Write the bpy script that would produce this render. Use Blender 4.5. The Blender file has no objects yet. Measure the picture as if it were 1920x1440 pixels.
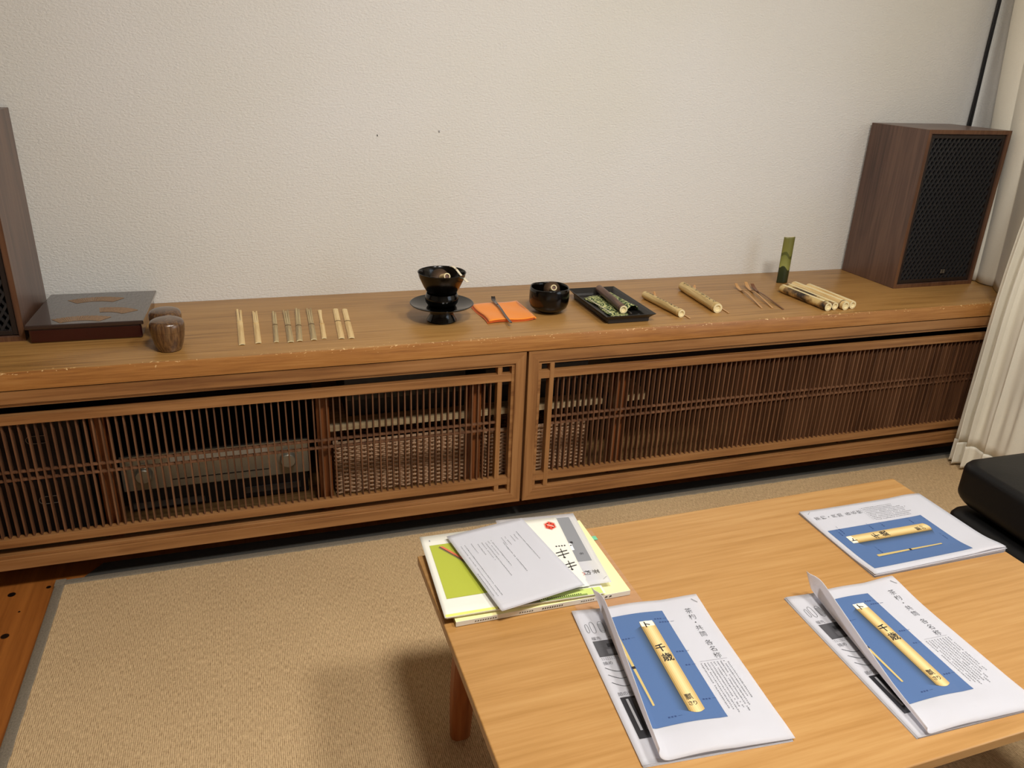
import bpy, bmesh, math, random
from mathutils import Vector, Matrix
random.seed(7)
PI = math.pi
sc = bpy.context.scene
COL = sc.collection

# ------------------------------------------------------------------ camera
def v3(x, y, z): return Vector((x, y, z))
yaw, pitch, roll, fpx, CD, CH = 0.3286, 0.3985, 0.0423, 1467.64, 2.2142, 0.6544
cam_d = bpy.data.cameras.new('camera'); cam = bpy.data.objects.new('camera', cam_d); COL.objects.link(cam)
fw = v3(math.sin(yaw)*math.cos(pitch), math.cos(yaw)*math.cos(pitch), -math.sin(pitch))
r0 = v3(math.cos(yaw), -math.sin(yaw), 0); u0 = r0.cross(fw)
rt = r0*math.cos(roll) + u0*math.sin(roll); up = -r0*math.sin(roll) + u0*math.cos(roll)
M = Matrix.Identity(4)
for i in range(3):
    M[i][0] = rt[i]; M[i][1] = up[i]; M[i][2] = -fw[i]
M[0][3], M[1][3], M[2][3] = 0, -CD, CH
cam.matrix_world = M
cam_d.sensor_fit = 'HORIZONTAL'; cam_d.sensor_width = 36.0; cam_d.lens = fpx/1920*36.0
cam_d.clip_start = 0.05
sc.camera = cam
# ------------------------------------------------------------------ colour management, world, large lights
sc.view_settings.view_transform = 'Standard'; sc.view_settings.look = 'None'
sc.view_settings.gamma = 1.0; sc.view_settings.exposure = 0.0; sc.view_settings.use_curve_mapping = False
sc.cycles.caustics_reflective = False; sc.cycles.caustics_refractive = False
world = bpy.data.worlds.new('world'); sc.world = world; world.use_nodes = True
world.node_tree.nodes['Background'].inputs[0].default_value = (0.55, 0.72, 1.0, 1)
world.node_tree.nodes['Background'].inputs[1].default_value = 0.6

def area(name, loc, target, size, power, color, size_y=None):
    l = bpy.data.lights.new(name, 'AREA'); l.energy = power; l.color = color
    l.shape = 'RECTANGLE' if size_y else 'DISK'; l.size = size
    if size_y: l.size_y = size_y
    o = bpy.data.objects.new(name, l); COL.objects.link(o); o.location = loc
    o.rotation_euler = (Vector(target)-Vector(loc)).to_track_quat('-Z', 'Y').to_euler()
    return o
ZC = 1.85          # ceiling
ZF = -0.555        # wooden floor
ZR = -0.545        # top of the rug
LAMPS = [(0.40, -1.82), (1.20, -1.82)]
for (lx, ly), lp in zip(LAMPS, (31.0, 23.0)):
    area('ceiling_light_glow', (lx, ly, ZC-0.135), (lx, ly, 0), 0.34, lp, (1.0, 0.96, 0.905))
area('daylight', (2.50, -2.45, 0.62), (0.6, -1.6, -0.2), 1.4, 12.0, (0.84, 0.92, 1.0), 1.2)

# ------------------------------------------------------------------ material helpers
MATS = {}
def srgb(r, g, b):
    f = lambda c: (c/255/12.92) if c/255 <= 0.04045 else ((c/255+0.055)/1.055)**2.4
    return (f(r), f(g), f(b), 1)
def newmat(name):
    m = bpy.data.materials.new(name); m.use_nodes = True
    nt = m.node_tree; b = nt.nodes['Principled BSDF']
    return m, nt, b
def N(nt, t, **kw):
    n = nt.nodes.new(t)
    for k, v in kw.items():
        if k.startswith('i_'): n.inputs[k[2:].replace('_', ' ')].default_value = v
        else: setattr(n, k, v)
    return n
def ramp(nt, stops):
    r = nt.nodes.new('ShaderNodeValToRGB'); e = r.color_ramp.elements
    e[0].position, e[0].color = stops[0]; e[1].position, e[1].color = stops[-1]
    for p, c in stops[1:-1]:
        x = e.new(p); x.color = c
    return r
def flat(name, col, rough=0.5, metal=0.0, coat=0.0, vary=0.06, vscale=40, bump=0.0, spec=0.5, sheen=0.0):
    m, nt, b = newmat(name); L = nt.links
    tc = N(nt, 'ShaderNodeTexCoord'); no = N(nt, 'ShaderNodeTexNoise'); no.inputs['Scale'].default_value = vscale
    no.inputs['Detail'].default_value = 3
    L.new(tc.outputs['Object'], no.inputs['Vector'])
    d = tuple(c*(1-vary) for c in col[:3])+(1,); u = tuple(min(1, c*(1+vary)) for c in col[:3])+(1,)
    r = ramp(nt, [(0.3, d), (0.7, u)]); L.new(no.outputs['Fac'], r.inputs['Fac']); L.new(r.outputs['Color'], b.inputs['Base Color'])
    b.inputs['Roughness'].default_value = rough; b.inputs['Metallic'].default_value = metal
    b.inputs['Coat Weight'].default_value = coat; b.inputs['Specular IOR Level'].default_value = spec
    b.inputs['Sheen Weight'].default_value = sheen
    if bump:
        bp = N(nt, 'ShaderNodeBump'); bp.inputs['Strength'].default_value = bump; bp.inputs['Distance'].default_value = 0.002
        L.new(no.outputs['Fac'], bp.inputs['Height']); L.new(bp.outputs['Normal'], b.inputs['Normal'])
    return m
def wood(name, dark, mid, light, axis='X', fine=90, broad=7, rough=0.45, streak=0.5, bump=0.15, coat=0.0, wear=None, knots=None, off=(0, 0, 0)):
    m, nt, b = newmat(name); L = nt.links
    tc = N(nt, 'ShaderNodeTexCoord')
    def mapped(s, along):
        mp = N(nt, 'ShaderNodeMapping'); sv = [s, s, s]; sv['XYZ'.index(axis)] = s*along
        mp.inputs['Scale'].default_value = sv; mp.inputs['Location'].default_value = off
        L.new(tc.outputs['Object'], mp.inputs['Vector']); return mp
    m1 = mapped(broad, 0.12); n1 = N(nt, 'ShaderNodeTexNoise'); n1.inputs['Scale'].default_value = 1; n1.inputs['Detail'].default_value = 4; n1.inputs['Distortion'].default_value = 0.8
    L.new(m1.outputs[0], n1.inputs['Vector'])
    m2 = mapped(fine, 0.035); n2 = N(nt, 'ShaderNodeTexNoise'); n2.inputs['Scale'].default_value = 1; n2.inputs['Detail'].default_value = 5; n2.inputs['Roughness'].default_value = 0.65
    L.new(m2.outputs[0], n2.inputs['Vector'])
    # year rings: fold the broad noise
    mu = N(nt, 'ShaderNodeMath', operation='MULTIPLY'); mu.inputs[1].default_value = 9.0; L.new(n1.outputs['Fac'], mu.inputs[0])
    sn = N(nt, 'ShaderNodeMath', operation='SINE'); mu2 = N(nt, 'ShaderNodeMath', operation='MULTIPLY'); mu2.inputs[1].default_value = 3.0
    L.new(mu.outputs[0], mu2.inputs[0]); L.new(mu2.outputs[0], sn.inputs[0])
    a = N(nt, 'ShaderNodeMath', operation='MULTIPLY_ADD'); a.inputs[1].default_value = 0.16*streak; a.inputs[2].default_value = 0.0; L.new(sn.outputs[0], a.inputs[0])
    s1 = N(nt, 'ShaderNodeMath', operation='ADD'); L.new(a.outputs[0], s1.inputs[0]); L.new(n2.outputs['Fac'], s1.inputs[1])
    m3 = mapped(broad*0.35, 0.3); n3 = N(nt, 'ShaderNodeTexNoise'); n3.inputs['Scale'].default_value = 1; n3.inputs['Detail'].default_value = 2; L.new(m3.outputs[0], n3.inputs['Vector'])
    s2 = N(nt, 'ShaderNodeMath', operation='MULTIPLY_ADD'); s2.inputs[1].default_value = 0.5; L.new(n3.outputs['Fac'], s2.inputs[0]); L.new(s1.outputs[0], s2.inputs[2])
    r = ramp(nt, [(0.52, dark), (0.74, mid), (0.95, light)]); L.new(s2.outputs[0], r.inputs['Fac'])
    outc = r.outputs['Color']
    if wear:
        # chips and scratches along the front top edge of the board (fixed place on the board)
        wy, wz, wcol = wear
        sp = N(nt, 'ShaderNodeSeparateXYZ'); L.new(tc.outputs['Object'], sp.inputs[0])
        dy = N(nt, 'ShaderNodeMath', operation='SUBTRACT'); dy.inputs[1].default_value = wy; L.new(sp.outputs[1], dy.inputs[0])
        ay = N(nt, 'ShaderNodeMath', operation='ABSOLUTE'); L.new(dy.outputs[0], ay.inputs[0])
        dz = N(nt, 'ShaderNodeMath', operation='SUBTRACT'); dz.inputs[1].default_value = wz; L.new(sp.outputs[2], dz.inputs[0])
        az = N(nt, 'ShaderNodeMath', operation='ABSOLUTE'); L.new(dz.outputs[0], az.inputs[0])
        dd = N(nt, 'ShaderNodeMath', operation='ADD'); L.new(ay.outputs[0], dd.inputs[0]); L.new(az.outputs[0], dd.inputs[1])
        mr = N(nt, 'ShaderNodeMapRange'); mr.inputs['From Min'].default_value = 0.0; mr.inputs['From Max'].default_value = 0.022; mr.inputs['To Min'].default_value = 1; mr.inputs['To Max'].default_value = 0
        L.new(dd.outputs[0], mr.inputs['Value'])
        nw = N(nt, 'ShaderNodeTexNoise'); nw.inputs['Scale'].default_value = 230; nw.inputs['Detail'].default_value = 2
        mw = N(nt, 'ShaderNodeMapping'); mw.inputs['Scale'].default_value = (0.5, 1, 1); L.new(tc.outputs['Object'], mw.inputs['Vector']); L.new(mw.outputs[0], nw.inputs['Vector'])
        nw2 = N(nt, 'ShaderNodeTexNoise'); nw2.inputs['Scale'].default_value = 5; L.new(tc.outputs['Object'], nw2.inputs['Vector'])
        k = N(nt, 'ShaderNodeMath', operation='MULTIPLY_ADD'); k.inputs[1].default_value = 0.17; L.new(mr.outputs[0], k.inputs[0]); L.new(nw.outputs['Fac'], k.inputs[2])
        k2 = N(nt, 'ShaderNodeMath', operation='MULTIPLY_ADD'); k2.inputs[1].default_value = 0.25; L.new(nw2.outputs['Fac'], k2.inputs[0]); L.new(k.outputs[0], k2.inputs[2])
        th = N(nt, 'ShaderNodeMapRange'); th.inputs['From Min'].default_value = 0.91; th.inputs['From Max'].default_value = 0.93; L.new(k2.outputs[0], th.inputs['Value'])
        mx = N(nt, 'ShaderNodeMix', data_type='RGBA'); L.new(th.outputs[0], mx.inputs[0]); L.new(outc, mx.inputs[6]); mx.inputs[7].default_value = wcol
        outc = mx.outputs[2]
    if knots:
        for (kx, ky, kr) in knots:
            vd = N(nt, 'ShaderNodeVectorMath', operation='DISTANCE'); vd.inputs[1].default_value = (kx, ky, 0)
            ms = N(nt, 'ShaderNodeMapping'); ms.inputs['Scale'].default_value = (1, 1, 0); L.new(tc.outputs['Object'], ms.inputs['Vector']); L.new(ms.outputs[0], vd.inputs[0])
            mr = N(nt, 'ShaderNodeMapRange'); mr.inputs['From Min'].default_value = kr*0.8; mr.inputs['From Max'].default_value = kr; mr.inputs['To Min'].default_value = 1; mr.inputs['To Max'].default_value = 0
            L.new(vd.outputs['Value'], mr.inputs['Value'])
            mx = N(nt, 'ShaderNodeMix', data_type='RGBA'); L.new(mr.outputs[0], mx.inputs[0]); L.new(outc, mx.inputs[6]); mx.inputs[7].default_value = (0.006, 0.003, 0.002, 1)
            outc = mx.outputs[2]
    L.new(outc, b.inputs['Base Color'])
    b.inputs['Roughness'].default_value = rough; b.inputs['Coat Weight'].default_value = coat; b.inputs['Coat Roughness'].default_value = 0.25
    bp = N(nt, 'ShaderNodeBump'); bp.inputs['Strength'].default_value = bump; bp.inputs['Distance'].default_value = 0.001
    L.new(s1.outputs[0], bp.inputs['Height']); L.new(bp.outputs['Normal'], b.inputs['Normal'])
    return m

def plaster(name, col):
    m, nt, b = newmat(name); L = nt.links
    tc = N(nt, 'ShaderNodeTexCoord')
    mp = N(nt, 'ShaderNodeMapping'); mp.inputs['Scale'].default_value = (1, 1, 1.7); L.new(tc.outputs['Object'], mp.inputs['Vector'])
    n1 = N(nt, 'ShaderNodeTexNoise'); n1.inputs['Scale'].default_value = 135; n1.inputs['Detail'].default_value = 2; n1.inputs['Distortion'].default_value = 0.5
    L.new(mp.outputs[0], n1.inputs['Vector'])
    n2 = N(nt, 'ShaderNodeTexNoise'); n2.inputs['Scale'].default_value = 1.3; n2.inputs['Detail'].default_value = 2; L.new(tc.outputs['Object'], n2.inputs['Vector'])
    c2 = (col[0]*0.97, col[1]*0.965, col[2]*0.93, 1)
    r = ramp(nt, [(0.4, c2), (0.6, col)]); L.new(n2.outputs['Fac'], r.inputs['Fac']); L.new(r.outputs['Color'], b.inputs['Base Color'])
    b.inputs['Roughness'].default_value = 0.85; b.inputs['Specular IOR Level'].default_value = 0.25
    bp = N(nt, 'ShaderNodeBump'); bp.inputs['Strength'].default_value = 0.48; bp.inputs['Distance'].default_value = 0.004
    L.new(n1.outputs['Fac'], bp.inputs['Height']); L.new(bp.outputs['Normal'], b.inputs['Normal'])
    return m
def weave(name, c1, c2, sx=620, sy=300, bump=0.6, rough=0.9):
    m, nt, b = newmat(name); L = nt.links
    tc = N(nt, 'ShaderNodeTexCoord')
    mp = N(nt, 'ShaderNodeMapping'); mp.inputs['Scale'].default_value = (sx, sy*0.28, 1); L.new(tc.outputs['Object'], mp.inputs['Vector'])
    n1 = N(nt, 'ShaderNodeTexNoise'); n1.inputs['Scale'].default_value = 1; n1.inputs['Detail'].default_value = 3; L.new(mp.outputs[0], n1.inputs['Vector'])
    mp2 = N(nt, 'ShaderNodeMapping'); mp2.inputs['Scale'].default_value = (sx*0.2, sy*2.2, 1); L.new(tc.outputs['Object'], mp2.inputs['Vector'])
    n2 = N(nt, 'ShaderNodeTexNoise'); n2.inputs['Scale'].default_value = 1; n2.inputs['Detail'].default_value = 2; L.new(mp2.outputs[0], n2.inputs['Vector'])
    n3 = N(nt, 'ShaderNodeTexNoise'); n3.inputs['Scale'].default_value = 5; n3.inputs['Detail'].default_value = 3; L.new(tc.outputs['Object'], n3.inputs['Vector'])
    a = N(nt, 'ShaderNodeMath', operation='MULTIPLY_ADD'); a.inputs[1].default_value = 0.45; L.new(n2.outputs['Fac'], a.inputs[0]); L.new(n1.outputs['Fac'], a.inputs[2])
    sx_ = N(nt, 'ShaderNodeSeparateXYZ'); L.new(tc.outputs['Object'], sx_.inputs[0])
    ph = N(nt, 'ShaderNodeMath', operation='MULTIPLY'); ph.inputs[1].default_value = 1700.0; L.new(sx_.outputs[0], ph.inputs[0])
    p2 = N(nt, 'ShaderNodeMath', operation='MULTIPLY_ADD'); p2.inputs[1].default_value = 9.0; L.new(n3.outputs['Fac'], p2.inputs[0]); L.new(ph.outputs[0], p2.inputs[2])
    wv = N(nt, 'ShaderNodeMath', operation='SINE'); L.new(p2.outputs[0], wv.inputs[0])
    a1 = N(nt, 'ShaderNodeMath', operation='MULTIPLY_ADD'); a1.inputs[1].default_value = 0.13; L.new(wv.outputs[0], a1.inputs[0]); L.new(a.outputs[0], a1.inputs[2]); a = a1
    a2 = N(nt, 'ShaderNodeMath', operation='MULTIPLY_ADD'); a2.inputs[1].default_value = 0.12; L.new(n3.outputs['Fac'], a2.inputs[0]); L.new(a.outputs[0], a2.inputs[2])
    r = ramp(nt, [(0.40, c1), (1.06, c2)]); L.new(a2.outputs[0], r.inputs['Fac']); L.new(r.outputs['Color'], b.inputs['Base Color'])
    b.inputs['Roughness'].default_value = rough; b.inputs['Specular IOR Level'].default_value = 0.15
    bp = N(nt, 'ShaderNodeBump'); bp.inputs['Strength'].default_value = bump; bp.inputs['Distance'].default_value = 0.002
    L.new(a.outputs[0], bp.inputs['Height']); L.new(bp.outputs['Normal'], b.inputs['Normal'])
    return m
def printmat(name, rough=0.4):
    m, nt, b = newmat(name); at = N(nt, 'ShaderNodeAttribute'); at.attribute_name = 'Col'
    nt.links.new(at.outputs['Color'], b.inputs['Base Color']); b.inputs['Roughness'].default_value = rough
    return m
def brocade(name):
    m, nt, b = newmat(name); L = nt.links
    tc = N(nt, 'ShaderNodeTexCoord'); vo = N(nt, 'ShaderNodeTexVoronoi'); vo.inputs['Scale'].default_value = 38
    L.new(tc.outputs['Object'], vo.inputs['Vector'])
    mu = N(nt, 'ShaderNodeMath', operation='MULTIPLY'); mu.inputs[1].default_value = 22; L.new(vo.outputs['Distance'], mu.inputs[0])
    sn = N(nt, 'ShaderNodeMath', operation='SINE'); L.new(mu.outputs[0], sn.inputs[0])
    no = N(nt, 'ShaderNodeTexNoise'); no.inputs['Scale'].default_value = 140; L.new(tc.outputs['Object'], no.inputs['Vector'])
    ad = N(nt, 'ShaderNodeMath', operation='MULTIPLY_ADD'); ad.inputs[1].default_value = 0.35; L.new(sn.outputs[0], ad.inputs[0]); L.new(no.outputs['Fac'], ad.inputs[2])
    r = ramp(nt, [(0.25, srgb(46, 66, 34)), (0.5, srgb(90, 112, 60)), (0.8, srgb(205, 206, 140))]); L.new(ad.outputs[0], r.inputs['Fac'])
    L.new(r.outputs['Color'], b.inputs['Base Color']); b.inputs['Roughness'].default_value = 0.6
    return m

MW = plaster('wall plaster', srgb(232, 231, 227))
M_CEIL = flat('ceiling paint', srgb(196, 188, 174), 0.9)
MW2 = plaster('far wall plaster', srgb(190, 182, 168))
M_FLOOR = wood('floor boards', srgb(128, 72, 28), srgb(152, 90, 38), srgb(170, 104, 46), 'Y', 60, 4, 0.35, 0.2,
               knots=[(-0.610, -0.446, 0.0095), (-0.5896, -0.5986, 0.0095), (-0.5794, -0.5172, 0.003), (-0.70, -0.70, 0.009), (-0.535, -0.437, 0.006)])
M_COUNTER = wood('counter wood', srgb(122, 86, 44), srgb(160, 118, 64), srgb(174, 132, 76), 'X', 95, 6, 0.36, 0.3, coat=0.12,
                 wear=(-0.452, 0.0, srgb(214, 178, 122)))
M_CEDGE = wood('counter edge wood', srgb(140, 90, 44), srgb(166, 112, 56), srgb(180, 128, 70), 'X', 190, 7, 0.4, 0.25, coat=0.1,
                 wear=(-0.452, 0.0, srgb(222, 186, 130)))
M_DOOR = wood('door wood', srgb(118, 76, 42), srgb(152, 106, 62), srgb(168, 122, 76), 'X', 80, 8, 0.42, 0.35, coat=0.05)
M_DOORV = wood('door wood upright', srgb(118, 76, 42), srgb(152, 106, 62), srgb(168, 122, 76), 'Z', 80, 8, 0.42, 0.35, coat=0.05)
M_SLAT = wood('slat wood', srgb(72, 45, 29), srgb(104, 69, 45), srgb(126, 88, 61), 'Z', 120, 10, 0.5, 0.4)
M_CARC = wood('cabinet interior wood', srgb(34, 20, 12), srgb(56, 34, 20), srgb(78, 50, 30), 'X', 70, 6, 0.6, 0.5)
M_POST = wood('cabinet post wood', srgb(96, 50, 22), srgb(138, 78, 38), srgb(158, 94, 50), 'Z', 70, 6, 0.45, 0.5)
M_SHELFB = wood('cabinet floor board', srgb(116, 84, 48), srgb(150, 114, 70), srgb(170, 134, 88), 'X', 90, 6, 0.5, 0.3)
M_PLY = wood('pale plywood', srgb(190, 160, 116), srgb(216, 190, 146), srgb(232, 210, 170), 'X', 120, 9, 0.6, 0.4)
M_TABLE = wood('honey table wood', srgb(160, 116, 60), srgb(174, 129, 73), srgb(184, 141, 85), 'X', 110, 5, 0.36, 0.15, coat=0.15, bump=0.06)
M_TEDGE = wood('table edge wood', srgb(120, 70, 30), srgb(158, 100, 46), srgb(184, 124, 62), 'X', 70, 6, 0.4, 0.5)
M_LEG = wood('table leg wood', srgb(112, 58, 24), srgb(150, 84, 40), srgb(172, 104, 56), 'Z', 60, 6, 0.4, 0.4)
M_WALNUT = wood('speaker walnut veneer', srgb(66, 44, 34), srgb(88, 61, 48), srgb(102, 74, 58), 'Z', 110, 8, 0.42, 0.5, bump=0.05, coat=0.3)
M_WALNUTX = wood('speaker walnut edge', srgb(72, 46, 32), srgb(96, 64, 44), srgb(112, 78, 54), 'Z', 110, 8, 0.45, 0.4, bump=0.05)
M_BLACK = flat('black grille', srgb(34, 34, 36), 0.55)
M_BAFFLE = flat('speaker baffle', srgb(10, 10, 11), 0.8)
M_GRFRAME = flat('grille frame', srgb(34, 25, 22), 0.5)
M_LACQ = flat('black lacquer', srgb(5, 5, 5), 0.13, coat=0.0, vary=0.0, spec=0.4)
M_GLAZE = flat('black glaze', srgb(8, 6, 5), 0.16, coat=0.0, vary=0.2, vscale=90, bump=0.08, spec=0.45)
M_TRAY = flat('black tray lacquer', srgb(34, 32, 30), 0.34, vary=0.05)
M_REDL = flat('dark red lacquer', srgb(52, 12, 14), 0.16, coat=0.5, vary=0.08, vscale=30)
M_REDTOP = flat('dark lacquer lid', srgb(50, 36, 34), 0.25, coat=1.0, vary=0.04)
M_GOLD = flat('worn gold inlay', srgb(150, 118, 86), 0.45, metal=0.2, vary=0.3, vscale=220)
M_CADDY = wood('zelkova caddy wood', srgb(56, 36, 22), srgb(84, 58, 38), srgb(122, 90, 56), 'Z', 260, 14, 0.24, 0.3, coat=0.5, bump=0.02)
def bamboo(name, a, b_, c, rough=0.42): return wood(name, a, b_, c, 'Y', 220, 25, rough, 0.3, bump=0.05)
M_BAM = bamboo('pale bamboo', srgb(196, 160, 100), srgb(222, 190, 130), srgb(240, 214, 160))
M_BAMO = bamboo('olive bamboo skin', srgb(176, 146, 88), srgb(204, 176, 116), srgb(224, 200, 142))
M_BAMG = bamboo('grey brown bamboo', srgb(132, 110, 72), srgb(176, 152, 104), srgb(200, 180, 132))
M_BAMR = bamboo('smoked bamboo', srgb(62, 38, 26), srgb(92, 62, 46), srgb(116, 84, 64))
M_BAMC = flat('cut bamboo end and highlight', srgb(236, 220, 172), 0.6, vary=0.1, vscale=400)
M_BAMD = flat('dark bamboo node', srgb(92, 68, 42), 0.6, vary=0.2, vscale=300)
M_TINE = flat('whisk tine bamboo', srgb(128, 98, 72), 0.5)
M_INKG = flat('grey ink', srgb(110, 110, 116), 0.5, vary=0.0)
M_SCOOPL = flat('light bamboo scoop', srgb(196, 150, 98), 0.35, vary=0.12, vscale=200)
M_SCOOPD = flat('dark bamboo scoop', srgb(36, 24, 20), 0.2, vary=0.1, coat=0.4)
M_IVORY = flat('ivory scoop', srgb(238, 228, 200), 0.35, vary=0.03)
M_ORANGE = flat('orange silk', srgb(255, 146, 30), 0.85, vary=0.06, vscale=900, bump=0.25, sheen=0.3)
M_ORANGED = flat('orange silk shaded', srgb(226, 104, 26), 0.8, vary=0.06, vscale=900, sheen=0.2)  # darker copy of the silk; shade on the lower layers put into its colour
M_BROC = brocade('green brocade')
M_PAPER = flat('white paper', srgb(226, 226, 230), 0.6, vary=0.01, vscale=15)
def translucent(m, col, f=0.3):
    nt = m.node_tree; tl = nt.nodes.new('ShaderNodeBsdfTranslucent'); tl.inputs[0].default_value = col
    mx = nt.nodes.new('ShaderNodeMixShader'); mx.inputs[0].default_value = f
    nt.links.new(nt.nodes['Principled BSDF'].outputs[0], mx.inputs[1]); nt.links.new(tl.outputs[0], mx.inputs[2]); nt.links.new(mx.outputs[0], nt.nodes['Material Output'].inputs[0])
translucent(M_PAPER, srgb(250, 250, 254), 0.5)
M_CREAM = flat('cream paper', srgb(226, 224, 212), 0.6, vary=0.01, vscale=15)
M_INK = flat('black ink', srgb(22, 22, 26), 0.5, vary=0.0)
M_PRINT = printmat('colour print')
M_COVER = flat('pale yellow cover', srgb(240, 234, 170), 0.35, vary=0.03, vscale=20)
M_PAGES = flat('page block', srgb(226, 216, 190), 0.8, vary=0.08, vscale=500)
M_RUG = weave('jute rug', srgb(134, 106, 72), srgb(222, 192, 148))
M_RUGB = flat('grey rug binding', srgb(126, 116, 100), 0.9, vary=0.16, vscale=260, bump=0.5)
M_MAT = flat('grey underlay', srgb(58, 56, 51), 0.95, vary=0.1, vscale=120, bump=0.3)
M_CURT = flat('cream curtain', srgb(234, 229, 213), 0.6, vary=0.02, vscale=300, bump=0.12, sheen=0.3)
M_LEATH = flat('black leather', srgb(12, 12, 13), 0.45, spec=0.3, vary=0.08, vscale=160, bump=0.12)
M_CABLE = flat('black cable', srgb(12, 12, 13), 0.4)
M_SILVER = flat('brushed silver', srgb(168, 164, 150), 0.35, metal=0.55, vary=0.05)
M_SILVERB = flat('bright strip', srgb(200, 202, 200), 0.3, metal=0.4)
M_EQUIP = flat('black equipment', srgb(22, 22, 28), 0.45, vary=0.1)
M_CHROME = flat('chrome', srgb(190, 190, 192), 0.3, metal=0.4)
M_WICK = flat('wicker', srgb(206, 168, 132), 0.7, vary=0.22, vscale=90)
M_GREYB = flat('grey box board', srgb(96, 94, 92), 0.8)
def mottled():
    m, nt, b = newmat('mottled bamboo'); L = nt.links
    tc = N(nt, 'ShaderNodeTexCoord'); no = N(nt, 'ShaderNodeTexNoise'); no.inputs['Scale'].default_value = 26; no.inputs['Detail'].default_value = 3
    L.new(tc.outputs['Object'], no.inputs['Vector'])
    r = ramp(nt, [(0.40, srgb(40, 26, 16)), (0.52, srgb(150, 116, 66)), (0.62, srgb(206, 178, 116))]); L.new(no.outputs['Fac'], r.inputs['Fac'])
    L.new(r.outputs['Color'], b.inputs['Base Color']); b.inputs['Roughness'].default_value = 0.35
    return m
M_MOTT = mottled()
def painted_green():
    # green bamboo with painted hills: bands bounded by wavy lines at fixed heights on the piece
    m, nt, b = newmat('painted green bamboo'); L = nt.links
    tc = N(nt, 'ShaderNodeTexCoord'); sp = N(nt, 'ShaderNodeSeparateXYZ'); L.new(tc.outputs['Object'], sp.inputs[0])
    no = N(nt, 'ShaderNodeTexNoise'); no.inputs['Scale'].default_value = 40; L.new(tc.outputs['Object'], no.inputs['Vector'])
    mw = N(nt, 'ShaderNodeMath', operation='MULTIPLY'); mw.inputs[1].default_value = 150; L.new(sp.outputs[0], mw.inputs[0])
    si = N(nt, 'ShaderNodeMath', operation='SINE'); L.new(mw.outputs[0], si.inputs[0])
    k = N(nt, 'ShaderNodeMath', operation='MULTIPLY_ADD'); k.inputs[1].default_value = 0.008; L.new(si.outputs[0], k.inputs[0]); L.new(sp.outputs[2], k.inputs[2])
    k2 = N(nt, 'ShaderNodeMath', operation='MULTIPLY_ADD'); k2.inputs[1].default_value = 0.01; L.new(no.outputs['Fac'], k2.inputs[0]); L.new(k.outputs[0], k2.inputs[2])
    mr = N(nt, 'ShaderNodeMapRange'); mr.inputs['From Max'].default_value = 0.15; L.new(k2.outputs[0], mr.inputs['Value'])
    r = ramp(nt, [(0.0, srgb(40, 48, 28)), (0.36, srgb(50, 58, 30)), (0.37, srgb(150, 152, 84)), (0.60, srgb(120, 124, 60)), (0.61, srgb(88, 92, 44)), (0.67, srgb(88, 92, 44)), (0.68, srgb(128, 128, 64)), (1.0, srgb(118, 116, 62))])
    L.new(mr.outputs[0], r.inputs['Fac']); L.new(r.outputs['Color'], b.inputs['Base Color']); b.inputs['Roughness'].default_value = 0.3
    return m
M_GREENB = painted_green()
def clearmat():
    m, nt, b = newmat('clear plastic'); L = nt.links
    tr = N(nt, 'ShaderNodeBsdfTransparent'); tr.inputs[0].default_value = (1, 0.99, 0.985, 1); mx = N(nt, 'ShaderNodeMixShader'); mx.inputs[0].default_value = 0.07
    b.inputs['Base Color'].default_value = srgb(224, 200, 190); b.inputs['Roughness'].default_value = 0.15
    L.new(tr.outputs[0], mx.inputs[1]); L.new(b.outputs[0], mx.inputs[2]); L.new(mx.outputs[0], nt.nodes['Material Output'].inputs[0])
    return m
M_CLEAR = clearmat()
def lampmat():
    m, nt, b = newmat('lamp diffuser'); b.inputs['Emission Color'].default_value = (1, 0.88, 0.7, 1); b.inputs['Emission Strength'].default_value = 3.0
    return m
M_LAMP = lampmat()
M_GLASS, _nt, _b = newmat('window glass'); _b.inputs['Transmission Weight'].default_value = 1; _b.inputs['Roughness'].default_value = 0.0; _b.inputs['IOR'].default_value = 1.0

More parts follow.
